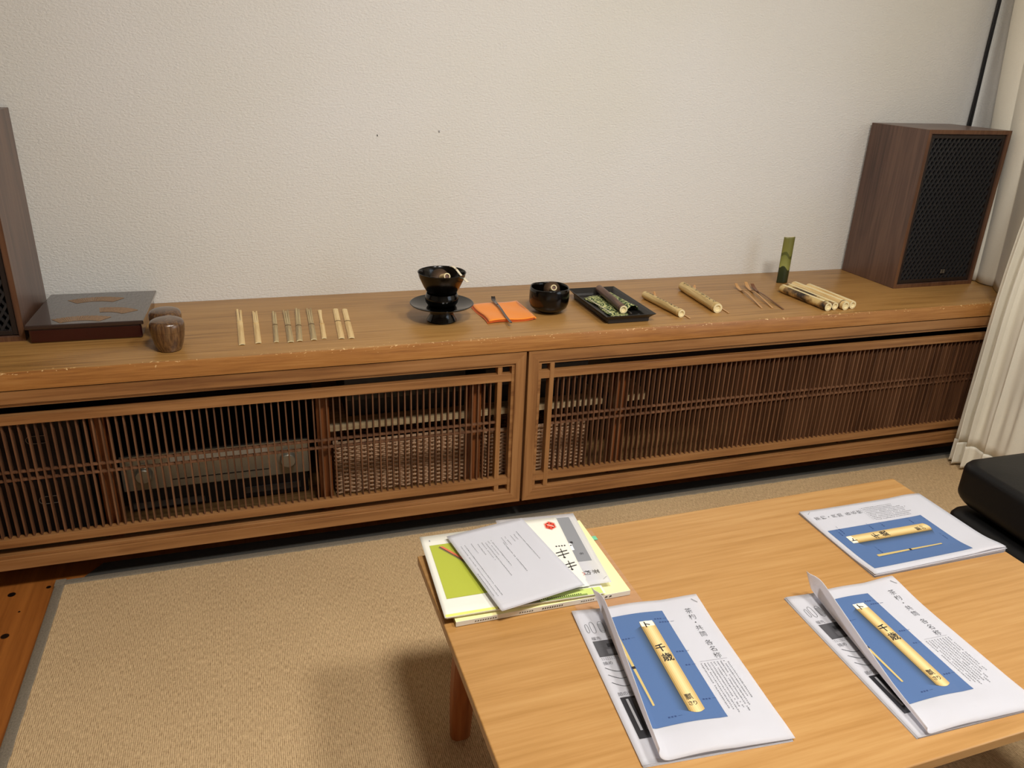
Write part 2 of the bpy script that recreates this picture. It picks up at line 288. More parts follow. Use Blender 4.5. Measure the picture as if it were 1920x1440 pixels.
# ------------------------------------------------------------------ mesh helpers
class MB:
    def __init__(s): s.v = []; s.f = []; s.c = None
    def add(s, vs, fs, col=None):
        n = len(s.v); s.v += [tuple(v) for v in vs]; s.f += [tuple(i+n for i in f) for f in fs]
        if col is not None:
            if s.c is None: s.c = [(1, 1, 1, 1)]*n
            s.c += [col]*len(vs)
        elif s.c is not None: s.c += [(1, 1, 1, 1)]*len(vs)
    def box(s, a, b):
        x0, y0, z0 = a; x1, y1, z1 = b
        s.add([(x0, y0, z0), (x1, y0, z0), (x1, y1, z0), (x0, y1, z0), (x0, y0, z1), (x1, y0, z1), (x1, y1, z1), (x0, y1, z1)],
              [(0, 3, 2, 1), (4, 5, 6, 7), (0, 1, 5, 4), (1, 2, 6, 5), (2, 3, 7, 6), (3, 0, 4, 7)])
    def prism(s, poly, y0, y1):      # polygon in x,z extruded along y
        n = len(poly)
        s.add([(x, y0, z) for x, z in poly]+[(x, y1, z) for x, z in poly],
              [tuple(range(n)), tuple(range(2*n-1, n-1, -1))]+[(i, i+n, (i+1) % n+n, (i+1) % n) for i in range(n)])
    def prismz(s, poly, z0, z1):
        n = len(poly)
        s.add([(x, y, z0) for x, y in poly]+[(x, y, z1) for x, y in poly],
              [tuple(range(n-1, -1, -1)), tuple(range(n, 2*n))]+[(i, (i+1) % n, (i+1) % n+n, i+n) for i in range(n)])
    def lathe(s, prof, n=48, c=(0, 0), cap=True):
        k = len(prof); vs = []
        for r, z in prof:
            for i in range(n):
                a = 2*PI*i/n; vs.append((c[0]+r*math.cos(a), c[1]+r*math.sin(a), z))
        fs = []
        for j in range(k-1):
            for i in range(n):
                fs.append((j*n+i, j*n+(i+1) % n, (j+1)*n+(i+1) % n, (j+1)*n+i))
        if cap:
            fs.append(tuple(range(n-1, -1, -1))); fs.append(tuple((k-1)*n+i for i in range(n)))
        s.add(vs, fs)
    def tube(s, pts, rad, n=10, sy=1.0, caps=True):
        pts = [Vector(p) for p in pts]; k = len(pts)
        if not hasattr(rad, '__len__'): rad = [rad]*k
        vs = []; prev = None
        for i, p in enumerate(pts):
            t = (pts[min(i+1, k-1)]-pts[max(i-1, 0)]).normalized()
            if prev is None:
                a = Vector((0, 0, 1)) if abs(t.z) < 0.9 else Vector((1, 0, 0))
                u = t.cross(a).normalized()
            else: u = (prev-t*prev.dot(t)).normalized()
            prev = u; w = u.cross(t).normalized()
            for j in range(n):
                a = 2*PI*j/n; vs.append(p+u*(rad[i]*math.cos(a))+w*(rad[i]*sy*math.sin(a)))
        fs = []
        for i in range(k-1):
            for j in range(n):
                fs.append((i*n+j, i*n+(j+1) % n, (i+1)*n+(j+1) % n, (i+1)*n+j))
        if caps: fs.append(tuple(range(n-1, -1, -1))); fs.append(tuple((k-1)*n+j for j in range(n)))
        s.add(vs, fs)
    def grid(s, nu, nv, fn, col=None):
        vs = [fn(i/nu, j/nv) for j in range(nv+1) for i in range(nu+1)]
        fs = [(j*(nu+1)+i, j*(nu+1)+i+1, (j+1)*(nu+1)+i+1, (j+1)*(nu+1)+i) for j in range(nv) for i in range(nu)]
        s.add(vs, fs, col)
    def build(s, name, mat, parent=None, smooth=False, bevel=0, solid=0, loc=None, seg=2, flip=False):
        me = bpy.data.meshes.new(name); me.from_pydata(s.v, [], s.f)
        bm = bmesh.new(); bm.from_mesh(me)
        if not s.c and not solid: bmesh.ops.recalc_face_normals(bm, faces=bm.faces)
        bm.to_mesh(me); bm.free()
        if s.c:
            ca = me.color_attributes.new('Col', 'FLOAT_COLOR', 'POINT')
            for i, c in enumerate(s.c): ca.data[i].color = c
        me.materials.append(mat)
        if smooth:
            for p in me.polygons: p.use_smooth = True
            if smooth != 'all': me.set_sharp_from_angle(angle=math.radians(38))
        o = bpy.data.objects.new(name, me); COL.objects.link(o)
        if parent: o.parent = parent
        if loc: o.location = loc
        if solid:
            md = o.modifiers.new('thickness', 'SOLIDIFY'); md.thickness = solid; md.offset = -1
        if bevel:
            md = o.modifiers.new('bevel', 'BEVEL'); md.width = bevel; md.segments = seg; md.limit_method = 'ANGLE'; md.angle_limit = math.radians(40)
        return o
def weld(o, dist=1e-5):
    bm = bmesh.new(); bm.from_mesh(o.data); bmesh.ops.remove_doubles(bm, verts=bm.verts, dist=dist)
    seen = {}
    for f in list(bm.faces):            # the mitre faces met twice
        k = tuple(sorted(v.index for v in f.verts)); seen.setdefault(k, []).append(f)
    kill = [f for v in seen.values() if len(v) > 1 for f in v]
    bmesh.ops.delete(bm, geom=kill, context='FACES_ONLY')
    bmesh.ops.recalc_face_normals(bm, faces=bm.faces); bm.to_mesh(o.data); bm.free(); return o
def tag(o, label=None, cat=None, group=None, kind=None):
    if label: o['label'] = label
    if cat: o['category'] = cat
    if group: o['group'] = group
    if kind: o['kind'] = kind
    return o
def thing(name, loc, label, cat, rz=0, group=None):
    o = bpy.data.objects.new(name, None); COL.objects.link(o); o.empty_display_size = 0.05
    o.location = loc; o.rotation_euler = (0, 0, rz); return tag(o, label, cat, group)
def copy_tree(o, parent=None):
    c = o.copy(); COL.objects.link(c)
    if parent is not None: c.parent = parent
    for ch in [x for x in bpy.data.objects if x.parent == o and x != c]: copy_tree(ch, c)
    return c
def rbox(a, b, name, mat, parent=None, bevel=0.003, **k):
    m = MB(); m.box(a, b); return m.build(name, mat, parent, bevel=bevel, **k)

# ------------------------------------------------------------------ room shell
def struct(m, name, mat, **k): return tag(m.build(name, mat, **k), kind='structure')
XL, XR, YB = -2.6, 2.40, -4.2
m = MB(); m.box((XL-.1, 0, ZF-.05), (XR+.1, 0.1, ZC+.05)); struct(m, 'wall_back', MW)
m = MB(); m.box((XL-.1, YB-.1, ZF-.05), (XL, 0, ZC+.05)); struct(m, 'wall_left', MW2)
m = MB(); m.box((XL-.1, YB-.1, ZF-.05), (XR+.1, YB, ZC+.05)); struct(m, 'wall_front', MW2)
WY0, WY1, WZ0, WZ1 = -3.2, -1.7, 0.0, 1.25
m = MB(); m.box((XR, WY1, ZF-.05), (XR+.1, 0, ZC+.05)); m.box((XR, YB, ZF-.05), (XR+.1, WY0, ZC+.05))
m.box((XR, WY0, ZF-.05), (XR+.1, WY1, WZ0)); m.box((XR, WY0, WZ1), (XR+.1, WY1, ZC+.05)); struct(m, 'wall_right', MW)
m = MB(); m.box((XL-.1, YB-.1, ZF-.1), (XR+.1, .1, ZF)); struct(m, 'floor', M_FLOOR)
m = MB(); m.box((XL-.1, YB-.1, ZC), (XR+.1, .1, ZC+.1)); struct(m, 'ceiling', M_CEIL)
m = MB()
for y in (WY0, (WY0+WY1)/2-.02, WY1-.04): m.box((XR+.03, y, WZ0), (XR+.07, y+.04, WZ1))
m.box((XR+.03, WY0, WZ0), (XR+.07, WY1, WZ0+.04)); m.box((XR+.03, WY0, WZ1-.04), (XR+.07, WY1, WZ1)); struct(m, 'window_1', M_SILVER)

t0 = None
for i, (lx, ly) in enumerate(LAMPS):
    if i == 0:
        t0 = thing('added_ceiling_lamp', (lx, ly, ZC), 'unseen round ceiling lamp added above the left end of the low table', 'lamp')  # unseen fixture added; only the overhead light is inferred, from shadows and highlights
        m = MB(); m.lathe([(0.05, -0.03), (0.19, -0.03), (0.2, 0)], 40); m.build('mount', M_CEIL, t0, smooth=True)
        m = MB(); m.lathe([(0.15, -0.12), (0.19, -0.1), (0.2, -0.07), (0.19, -0.031)], 40); m.build('lamp_shade', M_LAMP, t0, smooth=True)
    else:
        t1 = copy_tree(t0); t1.location = (lx, ly, ZC); tag(t1, 'unseen round ceiling lamp added above the right end of the low table', 'lamp')

# floor coverings
m = MB(); m.prismz([(-0.46, -0.42), (-0.425, -0.372), (2.3, -0.372), (2.3, -0.60), (-0.44, -0.60)], ZF, ZF+0.004)
tag(m.build('rug_underlay', M_MAT), 'grey underlay showing behind the beige rug under the cabinet', 'underlay')
rug = thing('rug', (0, 0, ZF), 'large beige woven rug with grey bound edge under the low table', 'rug')
rx0, rx1, ry0, ry1 = -0.497, 2.28, -3.6, -0.452
h = ZR-ZF
m = MB(); m.box((rx0, ry0, 0.0045), (rx1, ry1, h)); m.build('woven_field', M_RUG, rug)
m = MB()
bw = 0.021
def strip(mm, p, q, wdt, n=120):
    # binding with slightly ragged inner edge
    p = Vector(p); q = Vector(q); d = (q-p); L_ = d.length; d.normalize(); nrm = Vector((-d.y, d.x, 0))
    for side in (0,):
        vs = []; fs = []
        for i in range(n+1):
            t = L_*i/n; b0 = p+d*t; j = 0.0011*math.sin(i*1.7)+0.0009*random.uniform(-1, 1)
            prof = [(-0.001, 0.0042), (-0.001, h-0.001), (0.003, h+0.0018), (wdt-0.003+j, h+0.0018), (wdt+j, h-0.001)]
            for a, z in prof: vs.append(b0+nrm*a+Vector((0, 0, z)))
        for i in range(n):
            for k in range(4): fs.append((i*5+k, i*5+k+1, i*5+6+k, i*5+5+k))
        mm.add(vs, fs)
strip(m, (rx0-bw, ry1+bw, 0), (rx0-bw, ry0, 0), bw+.001); strip(m, (rx1, ry1+bw, 0), (rx0-bw, ry1+bw, 0), bw+.001, 260)
m.box((rx0-bw-.0005, ry1-.002, 0.0042), (rx0+.0005, ry1+bw+.0005, h+.0027)); m.build('binding', M_RUGB, rug, smooth=True)

# ------------------------------------------------------------------ counter and low cabinet
CT = thing('countertop', (0, 0, 0), 'long thick wooden counter board along the wall carrying the tea utensils', 'counter')
m = MB()
# thick slab with a softly uneven front edge
xs = [XL+.01+(XR-XL-.02)*i/240 for i in range(241)]
vs = []; fs = []
for x in xs:
    e = 0.0009*math.sin(x*23)+0.0007*math.sin(x*61+1)
    for y, z in [(-0.001, 0), (-0.447+e, 0), (-0.4505+e, -0.0012), (-0.452+e, -0.0045), (-0.452, -0.0419), (-0.001, -0.0419)]: vs.append((x, y, z))
for i in range(240):
    for k in range(6): fs.append((i*6+k, i*6+(k+1) % 6, (i+1)*6+(k+1) % 6, (i+1)*6+k))
fs.append((5, 4, 3, 2, 1, 0)); fs.append(tuple(240*6+k for k in range(6)))
m.add(vs, fs); slab = m.build('slab', M_COUNTER, CT, smooth=True)
slab.data.materials.append(M_CEDGE)
for p_ in slab.data.polygons:
    if p_.normal.y < -0.6: p_.material_index = 1

CAB = thing('low_cabinet', (0, 0, 0), 'low wooden cabinet with slatted lattice doors under the counter', 'cabinet')
cx0, cx1 = -0.9, 2.35
zb = -0.4855
rbox((cx0, -0.425, -0.475), (cx1, -0.005, -0.4555), 'bottom_board', M_SHELFB, CAB, 0.001)
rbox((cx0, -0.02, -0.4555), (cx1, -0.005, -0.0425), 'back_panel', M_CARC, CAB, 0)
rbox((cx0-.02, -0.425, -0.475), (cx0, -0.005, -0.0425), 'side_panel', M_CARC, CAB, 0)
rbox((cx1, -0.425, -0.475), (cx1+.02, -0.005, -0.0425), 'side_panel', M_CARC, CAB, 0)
for x in (-0.375, 0.1237, 0.515, 0.934, 1.34, 1.74):
    rbox((x-.016, -0.415, -0.4555), (x+.016, -0.385, -0.137), 'post', M_POST, CAB, 0.002)
for x in (-0.85, 0.1, 1.1, 2.1):
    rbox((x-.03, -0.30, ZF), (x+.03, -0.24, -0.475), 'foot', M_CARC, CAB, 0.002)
rbox((0.12, -0.365, -0.2570), (0.532, -0.03, -0.2400), 'shelf', M_PLY, CAB, 0.001)
rbox((0.536, -0.365, -0.2555), (0.905, -0.03, -0.2385), 'shelf', M_PLY, CAB, 0.001)
rbox((0.955, -0.365, -0.2545), (1.05, -0.03, -0.2365), 'shelf', M_PLY, CAB, 0.001)

def door(x0, x1, hinge_left):
    # outer frame, mitred, with a stepped inner lip
    yf, yb = -0.452, -0.428
    z0, z1 = zb, -0.0445
    w = 0.0285
    m = MB()
    def mitre(poly): m.prism(poly, yf, yb)
    mitre([(x0, z1), (x1, z1), (x1-w, z1-w), (x0+w, z1-w)]); mitre([(x0, z0), (x0+w, z0+w), (x1-w, z0+w), (x1, z0)])
    mitre([(x0, z0), (x0, z1), (x0+w, z1-w), (x0+w, z0+w)]); mitre([(x1, z0), (x1-w, z0+w), (x1-w, z1-w), (x1, z1)])
    fr = m.build('door', M_DOOR, CAB, bevel=0.0012); fr.data.materials.append(M_DOORV)
    for i_, p_ in enumerate(fr.data.polygons): p_.material_index = 1 if i_ >= 12 else 0
    weld(fr)
    l = 0.0085; a0, a1, c0, c1 = x0+w, x1-w, z0+w, z1-w
    m = MB(); y1f, y1b = -0.4475, -0.426
    for poly in ([(a0, c1), (a1, c1), (a1-l, c1-l), (a0+l, c1-l)], [(a0, c0), (a0+l, c0+l), (a1-l, c0+l), (a1, c0)],
                 [(a0, c0), (a0, c1), (a0+l, c1-l), (a0+l, c0+l)], [(a1, c0), (a1-l, c0+l), (a1-l, c1-l), (a1, c1)]):
        m.prism(poly, y1f, y1b)
    weld(m.build('inner_lip', M_DOOR, fr, bevel=0.0008))
    a0 += l; a1 -= l; c0 += l; c1 -= l
    # rails inside the frame
    rz1, rz0 = -0.1030, -0.1240
    bz1, bz0 = -0.4080, -0.4295
    m = MB(); m.box((a0, -0.447, rz0), (a1, -0.428, rz1)); m.build('top_rail', M_DOOR, fr, bevel=0.0008)
    m = MB(); m.box((a0, -0.447, bz0), (a1, -0.428, bz1)); m.build('bottom_rail', M_DOOR, fr, bevel=0.0008)
    # upright batten near the meeting edges
    for side in (0, 1):
        bx = a0+0.0245 if side == 0 else a1-0.0245-0.0125
        m = MB(); yy = -0.4478 if side == 0 else -0.4462
        m.box((bx, yy, c0), (bx+0.0125, -0.4235, c1)); m.build('batten', M_DOORV, fr, bevel=0.0008)
    s0, s1 = a0+0.0245+0.0125, a1-0.0245-0.0125
    n = round((s1-s0)/0.0160); st = (s1-s0)/n
    m = MB()
    for i in range(1, n):
        x = s0+i*st; m.box((x-0.0017, -0.4405, bz0+0.004), (x+0.0017, -0.4255, rz1-0.004))
    m.build('slat_lattice', M_SLAT, fr)
    for z in (-0.2425, -0.2630):
        m = MB(); m.box((s0, -0.4385, z-0.0026), (s1, -0.4305, z+0.0026)); m.build('crossbar', M_SLAT, fr, bevel=0.0006)
door(-0.868, 0.6375, False)
door(0.6440, 2.345, True)

# ------------------------------------------------------------------ inside the cabinet
u = thing('drawer_unit', (-0.66, -0.2, -0.4555), 'black drawer unit with oval chrome pulls behind the left slats', 'drawers')
rbox((-0.22, -0.155, 0), (0.245, 0.16, 0.322), 'body', M_EQUIP, u, 0.003)
def oval_pull(cx, cz, parent):
    pts = []
    for i in range(33):
        a = 2*PI*i/32; ca, sa = math.cos(a), math.sin(a)
        pts.append((cx+math.copysign(0.012, ca)+0.010*ca, -0.171, cz+0.0095*sa))
    m = MB(); m.tube(pts, 0.0011, 6, caps=False); m.build('handle', M_CHROME, parent, smooth='all')
for k, (z0, z1) in enumerate([(0.006, 0.152), (0.158, 0.30)]):
    d = rbox((-0.215, -0.168, z0), (0.24, -0.155, z1), 'drawer', M_EQUIP, u, 0.002)
    oval_pull(0.149, (0.0985 if k == 0 else 0.257), d); oval_pull(0.02 if k == 0 else -0.05, (0.0985 if k == 0 else 0.257), d)
rbox((-0.215, -0.166, 0.302), (0.235, -0.155, 0.316), 'label_strip', M_GREYB, u, 0.001)

u = thing('amplifier', (-0.137, -0.17, -0.3890), 'silver stereo amplifier with two large knobs behind the slats', 'amplifier')
rbox((-0.215, -0.145, 0.001), (0.215, 0.13, 0.1), 'case', M_EQUIP, u, 0.002)
rbox((-0.224, -0.152, 0.002), (0.224, -0.145, 0.098), 'front_panel', M_SILVER, u, 0.001)
rbox((-0.115, -0.1535, 0.070), (0.125, -0.152, 0.094), 'dial_strip', M_SILVERB, u, 0.0005)
rbox((-0.115, -0.153, 0.022), (0.125, -0.1519, 0.0245), 'slot', M_EQUIP, u, 0)
for x in (-0.172, 0.172):
    m = MB(); m.lathe([(0.027, 0), (0.027, 0.004), (0.020, 0.005), (0.019, 0.022), (0.017, 0.024), (0.001, 0.024)], 36)
    k = m.build('knob', M_SILVER, u, smooth=True); k.rotation_euler = (PI/2, 0, 0); k.location = (x, -0.152, 0.05)
u = thing('record_deck', (-0.137, -0.17, -0.4555), 'low dark audio component under the silver amplifier', 'audio component')
rbox((-0.22, -0.14, 0.004), (0.22, 0.13, 0.064), 'case', M_EQUIP, u, 0.002)
rbox((-0.21, -0.145, 0.012), (-0.04, -0.14, 0.028), 'front_strip', M_GREYB, u, 0)
rbox((0.06, -0.145, 0.02), (0.2, -0.14, 0.036), 'front_strip', M_GREYB, u, 0)

def basket(W, D, H):
    u = thing('wicker_basket', (0, 0, 0), 'woven wicker basket filling the compartment behind the left door slats', 'basket')
    def wall(name, p0, p1, nrm):
        p0 = Vector(p0); p1 = Vector(p1); L_ = (p1-p0).length; d = (p1-p0)/L_; n = Vector(nrm)
        m = MB(); rows = 23; stp = 0.0235; ns = max(2, round(L_/stp)); stp = L_/ns
        for r in range(rows):
            z = 0.006+(H-0.02)*r/(rows-1); pts = []
            for i in range(ns*4+1):
                t = L_*i/(ns*4); off = 0.0032*math.cos(PI*(i/4+r)); pts.append(p0+d*t+n*off+Vector((0, 0, z)))
            m.tube(pts, 0.0034, 5)
        for i in range(ns+1):
            m.tube([p0+d*(stp*(i))+Vector((0, 0, 0.002)), p0+d*(stp*i)+Vector((0, 0, H-0.006))], 0.0024, 5)
        m.build(name, M_WICK, u, smooth='all')
    wall('front_weave', (-W/2, -D/2, 0), (W/2, -D/2, 0), (0, -1, 0))
    wall('side_weave', (-W/2, -D/2, 0), (-W/2, D/2, 0), (-1, 0, 0)); wall('side_weave', (W/2, -D/2, 0), (W/2, D/2, 0), (1, 0, 0))
    wall('back_weave', (-W/2, D/2, 0), (W/2, D/2, 0), (0, 1, 0))
    m = MB(); 
    for k, (dr, z) in enumerate(((0, H-0.004), (0.0035, H), (-0.0035, H))):
        a, b = W/2+dr, D/2+dr
        m.tube([(-a, -b, z), (a, -b, z), (a, b, z), (-a, b, z), (-a, -b, z)], 0.0042, 6)
    m.build('rim', M_WICK, u, smooth='all')
    rbox((-W/2+.004, -D/2+.004, 0.0), (W/2-.004, D/2-.004, 0.006), 'base', M_WICK, u, 0)
    return u
b1 = basket(0.345, 0.28, 0.152); b1.location = (0.330, -0.205, -0.4555)
b2 = copy_tree(b1); b2.location = (0.715, -0.205, -0.4555); b2.scale = (0.87, 1, 0.93)
tag(b2, 'woven wicker basket straddling the gap between the two doors', 'basket')
u = thing('storage_box', (0.32, -0.2, -0.2400), 'grey box standing on the plywood shelf above the wicker basket', 'box')
rbox((-0.13, -0.12, 0), (0.19, 0.12, 0.11), 'body', M_EQUIP, u, 0.003); rbox((-0.132, -0.122, 0.045), (0.192, 0.122, 0.112), 'lid', M_GREYB, u, 0.003)
u = thing('storage_box', (0.72, -0.2, -0.2385), 'grey box on the shelf seen beside the door joint', 'box')
rbox((-0.15, -0.12, 0), (0.15, 0.12, 0.10), 'body', M_EQUIP, u, 0.003); rbox((-0.152, -0.122, 0.05), (0.152, 0.122, 0.102), 'lid', M_GREYB, u, 0.003)

# ------------------------------------------------------------------ speakers
def speaker(W, D, H):
    s = thing('speaker', (0, 0, 0), 'x', 'speaker')
    T = 0.013
    m = MB(); m.box((0, -D, 0), (T, 0, H)); m.box((W-T, -D, 0), (W, 0, H)); m.box((T, -0.012, 0), (W-T, 0, H))
    m.box((T, -D, H-T), (W-T, -0.012, H)); m.box((T, -D, 0), (W-T, -0.012, T)); m.build('cabinet_shell', M_WALNUT, s, bevel=0.0012)
    m = MB()
    for a, b in (((0, -D-.0006, 0), (T*.82, -D, H)), ((W-T*.82, -D-.0006, 0), (W, -D, H)), ((T*.82, -D-.0006, H-T*.82), (W-T*.82, -D, H)), ((T*.82, -D-.0006, 0), (W-T*.82, -D, T*.82))): m.box(a, b)
    m.build('front_edging', M_WALNUTX, s)
    rbox((T, -D+.022, T), (W-T, -D+.030, H-T), 'baffle', M_BAFFLE, s, 0)
    f = 0.011; g0, g1, h0, h1 = T+.0015, W-T-.0015, T+.0015, H-T-.0015
    m = MB(); yy0, yy1 = -D+.004, -D+.018
    m.box((g0, yy0, h0), (g0+f, yy1, h1)); m.box((g1-f, yy0, h0), (g1, yy1, h1)); m.box((g0+f, yy0, h0), (g1-f, yy1, h0+f)); m.box((g0+f, yy0, h1-f), (g1-f, yy1, h1))
    m.build('grille_frame', M_GRFRAME, s, bevel=0.001)
    X0, X1, Z0, Z1 = g0+f, g1-f, h0+f, h1-f
    m = MB(); wd = 0.0028
    for fam, (ya, yb_) in (((1), (-D+.0055, -D+.0105)), ((-1), (-D+.0095, -D+.0145))):
        ang = math.radians(58)*fam; dx, dz = math.cos(ang), math.sin(ang); nx, nz = -dz, dx
        cx, cz = (X0+X1)/2, (Z0+Z1)/2; R = 0.5*(abs(nx)*(X1-X0)+abs(nz)*(Z1-Z0)); k = int(R/0.0145)+1
        for i in range(-k, k+1):
            o = i*0.0145; px, pz = cx+nx*o, cz+nz*o; t0_, t1_ = -9, 9
            for p, d, lo, hi in ((px, dx, X0, X1), (pz, dz, Z0, Z1)):
                a, b = (lo-p)/d, (hi-p)/d
                if a > b: a, b = b, a
                t0_ = max(t0_, a); t1_ = min(t1_, b)
            if t1_-t0_ < 0.004: continue
            t0_ -= 0.002; t1_ += 0.002
            q = [(px+dx*t0_+nx*wd, pz+dz*t0_+nz*wd), (px+dx*t1_+nx*wd, pz+dz*t1_+nz*wd), (px+dx*t1_-nx*wd, pz+dz*t1_-nz*wd), (px+dx*t0_-nx*wd, pz+dz*t0_-nz*wd)]
            m.prism(q, ya, yb_)
    m.build('grille', M_BLACK, s)
    rbox((W*.56, -D+.0035, 0.040), (W*.56+.021, -D+.0055, 0.056), 'badge', M_EQUIP, s, 0.0005)
    m = MB()
    for i in range(3):
        for j in range(2): m.box((W*.56+.002+j*.010, -D+.003, .0425+i*.0045), (W*.56+.009+j*.010, -D+.0035, .0445+i*.0045))
    m.build('badge_marks', M_SILVER, s)
    return s
SP = speaker(0.330, 0.243, 0.494)
SP.location = (1.959, -0.012, 0.0); SP.rotation_euler = (0, 0, 0.012)
tag(SP, 'walnut speaker with black lattice grille beside the curtain', 'speaker')
s2 = copy_tree(SP); s2.location = (-0.521-0.330, -0.008, 0.0); s2.rotation_euler = (0, 0, 0.0)
tag(s2, 'walnut speaker cut by the left edge next to the lacquer box', 'speaker')

m = MB(); pa = [(2.3632, -.01, 1.84), (2.3632, -.01, 0.88), (2.3655, -.009, 0.72), (2.368, -.009, 0.62), (2.366, -.010, 0.49), (2.362, -.012, 0.40), (2.36, -.014, 0.05), (2.36, -0.06, 0.006), (2.37, -0.06, 0.006)]
m.tube(pa, 0.0042, 8)
pb = [(x+.006+(0.004 if z < 0.55 and z > 0.01 else 0), y, z) for x, y, z in pa]; m.tube(pb, 0.0042, 8)
tag(m.build('speaker_cable', M_CABLE, smooth='all'), 'black cable running down the wall behind the right speaker', 'cable')

# ------------------------------------------------------------------ curtain
def lerp(a, b, t): return a+(b-a)*t
CB = [(2.336, -.16), (2.335, -.23), (2.335, -.30), (2.262, -.413), (2.150, -.474), (2.152, -.53), (2.160, -.62), (2.175, -.80), (2.185, -1.0), (2.19, -1.35)]
CTP = [(2.336, -.078), (2.335, -.16), (2.335, -.24), (2.335, -.34), (2.33, -.42), (2.33, -.50), (2.33, -.60), (2.33, -.78), (2.33, -1.0), (2.33, -1.35)]
def pathpt(P, t):
    k = t*(len(P)-1); i = min(int(k), len(P)-2); f = k-i; f = f*f*(3-2*f)*0.35+f*0.65
    return (lerp(P[i][0], P[i+1][0], f), lerp(P[i][1], P[i+1][1], f))
NT, NZ = 300, 60
def curt(ti, zj, top, zb_):
    z = lerp(zb_, top, zj); w = min(max((z+0.05)/1.3, 0), 1); w = w*w*(3-2*w)
    a = pathpt(CB, ti); b = pathpt(CTP, ti); x = lerp(a[0], b[0], w); y = lerp(a[1], b[1], w)
    # fold displacement in x (towards the room), sharper grooves
    if ti > 4/9:
        e = (ti-4/9)*9/5
        ph = 2*PI*(e*8.2)+0.9*math.sin(z*1.7+e*5)
        amp = 0.016*min(1, e*9)*(0.75+0.5*math.sin(e*9+1))
        s_ = math.sin(ph); dx = amp*(s_*0.8+0.35*math.sin(2*ph+0.6))
        dx += 0.004*min(1, e*9)*math.exp(-((z+0.33)/0.08)**2)*math.sin(ph*2)      # slack above the hem
        x += dx-0.002; y += 0.007*math.cos(ph)*min(1, e*6)
    else:
        ph = ti*9*3.1; x += -abs(0.012*math.sin(ph))*(1-0.3*w)*(1 if ti < 3/9 else max(0, (4/9-ti)*9)); 
    x = min(x, 2.388)
    return (x, y, z)
C = thing('curtain', (0, 0, 0), 'cream fabric curtain hanging at the right over the cabinet end', 'curtain')
m = MB(); vs = []; fs = []
for i in range(NT+1):
    ti = i/NT; zb_ = 0.003 if ti < 3.97/9 else -0.462
    for j in range(NZ+1): vs.append(curt(ti, j/NZ, 1.80, zb_))
for i in range(NT):
    for j in range(NZ): fs.append((i*(NZ+1)+j, (i+1)*(NZ+1)+j, (i+1)*(NZ+1)+j+1, i*(NZ+1)+j+1))
m.add(vs, fs); m.build('cloth', M_CURT, C, smooth='all', solid=0.0015)
m = MB(); vs = []; fs = []; cols = [i for i in range(NT+1) if i/NT >= 3.97/9]
for i in cols:
    for j in range(9):
        p = list(curt(i/NT, 0, 1.8, -0.536+0.078*j/8)); p[0] -= 0.0022; vs.append(p)
for i in range(len(cols)-1):
    for j in range(8): fs.append((i*9+j, (i+1)*9+j, (i+1)*9+j+1, i*9+j+1))
m.add(vs, fs); m.build('hem', M_CURT, C, smooth='all', solid=0.002)
m = MB(); m.tube([(2.335, -0.04, 1.815), (2.335, -1.6, 1.815)], 0.01, 10); m.build('curtain_rail', M_SILVER, C, smooth=True)

# ------------------------------------------------------------------ ottoman
O = thing('leather_ottoman', (1.443, -1.078, ZR), 'black leather cushioned seat in the lower right corner beside the table', 'seat', rz=-0.02)
def cushion(name, x0, y0, z0, x1, y1, z1, r, belly):
    m = MB(); nx = 64; nz = 14; vs = []; fs = []
    cx, cy = (x0+x1)/2, (y0+y1)/2; hx, hy = (x1-x0)/2, (y1-y0)/2; ex = 9.0
    def ring(k, z):
        out = []
        for i in range(nx):
            a = 2*PI*i/nx; c, s = math.cos(a), math.sin(a)
            R_ = 0.036; ax_, ay_ = hx-k, hy-k; sgx = 1 if c >= 0 else -1; sgy = 1 if s >= 0 else -1
            # point on a rounded rectangle: corners get most of the samples
            qd = i*4//nx; f = (i-qd*nx/4)/(nx/4)
            sx_, sy_ = [(1, 1), (-1, 1), (-1, -1), (1, -1)][qd]
            th = qd*PI/2+PI/2*min(1, max(0, (f-0.12)/0.76))
            out.append((cx+sx_*(ax_-R_)+R_*math.cos(th), cy+sy_*(ay_-R_)+R_*math.sin(th), z))
        return out
    prof = []
    for i in range(nz+1):
        t = i/nz; z = lerp(z0, z1, t)
        k = belly*max(0, 1-t/0.30)**2+0.8*r*max(0, (t-0.86)/0.14)**2
        prof.append((k, z))
    prof += [(r+0.012, z1+0.0015), (r+0.06, z1+0.005), (r+0.20, z1+0.007)]
    for k, z in prof: vs += ring(k, z)
    for j in range(len(prof)-1):
        for i in range(nx): fs.append((j*nx+i, j*nx+(i+1) % nx, (j+1)*nx+(i+1) % nx, (j+1)*nx+i))
    fs.append(tuple(range(nx-1, -1, -1))); fs.append(tuple((len(prof)-1)*nx+i for i in range(nx)))
    m.add(vs, fs); o = m.build(name, M_LEATH, O, smooth='all')
    pts = ring(r*0.35, z1-0.001); pts.append(pts[0])
    m2 = MB(); m2.tube(pts, 0.0034, 8, caps=False); m2.build('piping', M_LEATH, o, smooth='all')
cushion('seat_cushion', 0.012, -0.66, 0.306, 0.64, 0.02, 0.402, 0.007, 0.016)
cushion('lower_cushion', 0.004, -0.655, 0.175, 0.63, 0.014, 0.292, 0.022, 0.01)
rbox((0.02, -0.63, 0.06), (0.61, -0.01, 0.175), 'base', M_LEATH, O, 0.01)
for x in (0.04, 0.55):
    for y in (-0.61, -0.06): rbox((x, y, 0), (x+.04, y+.04, 0.06), 'leg', M_EQUIP, O, 0.002)

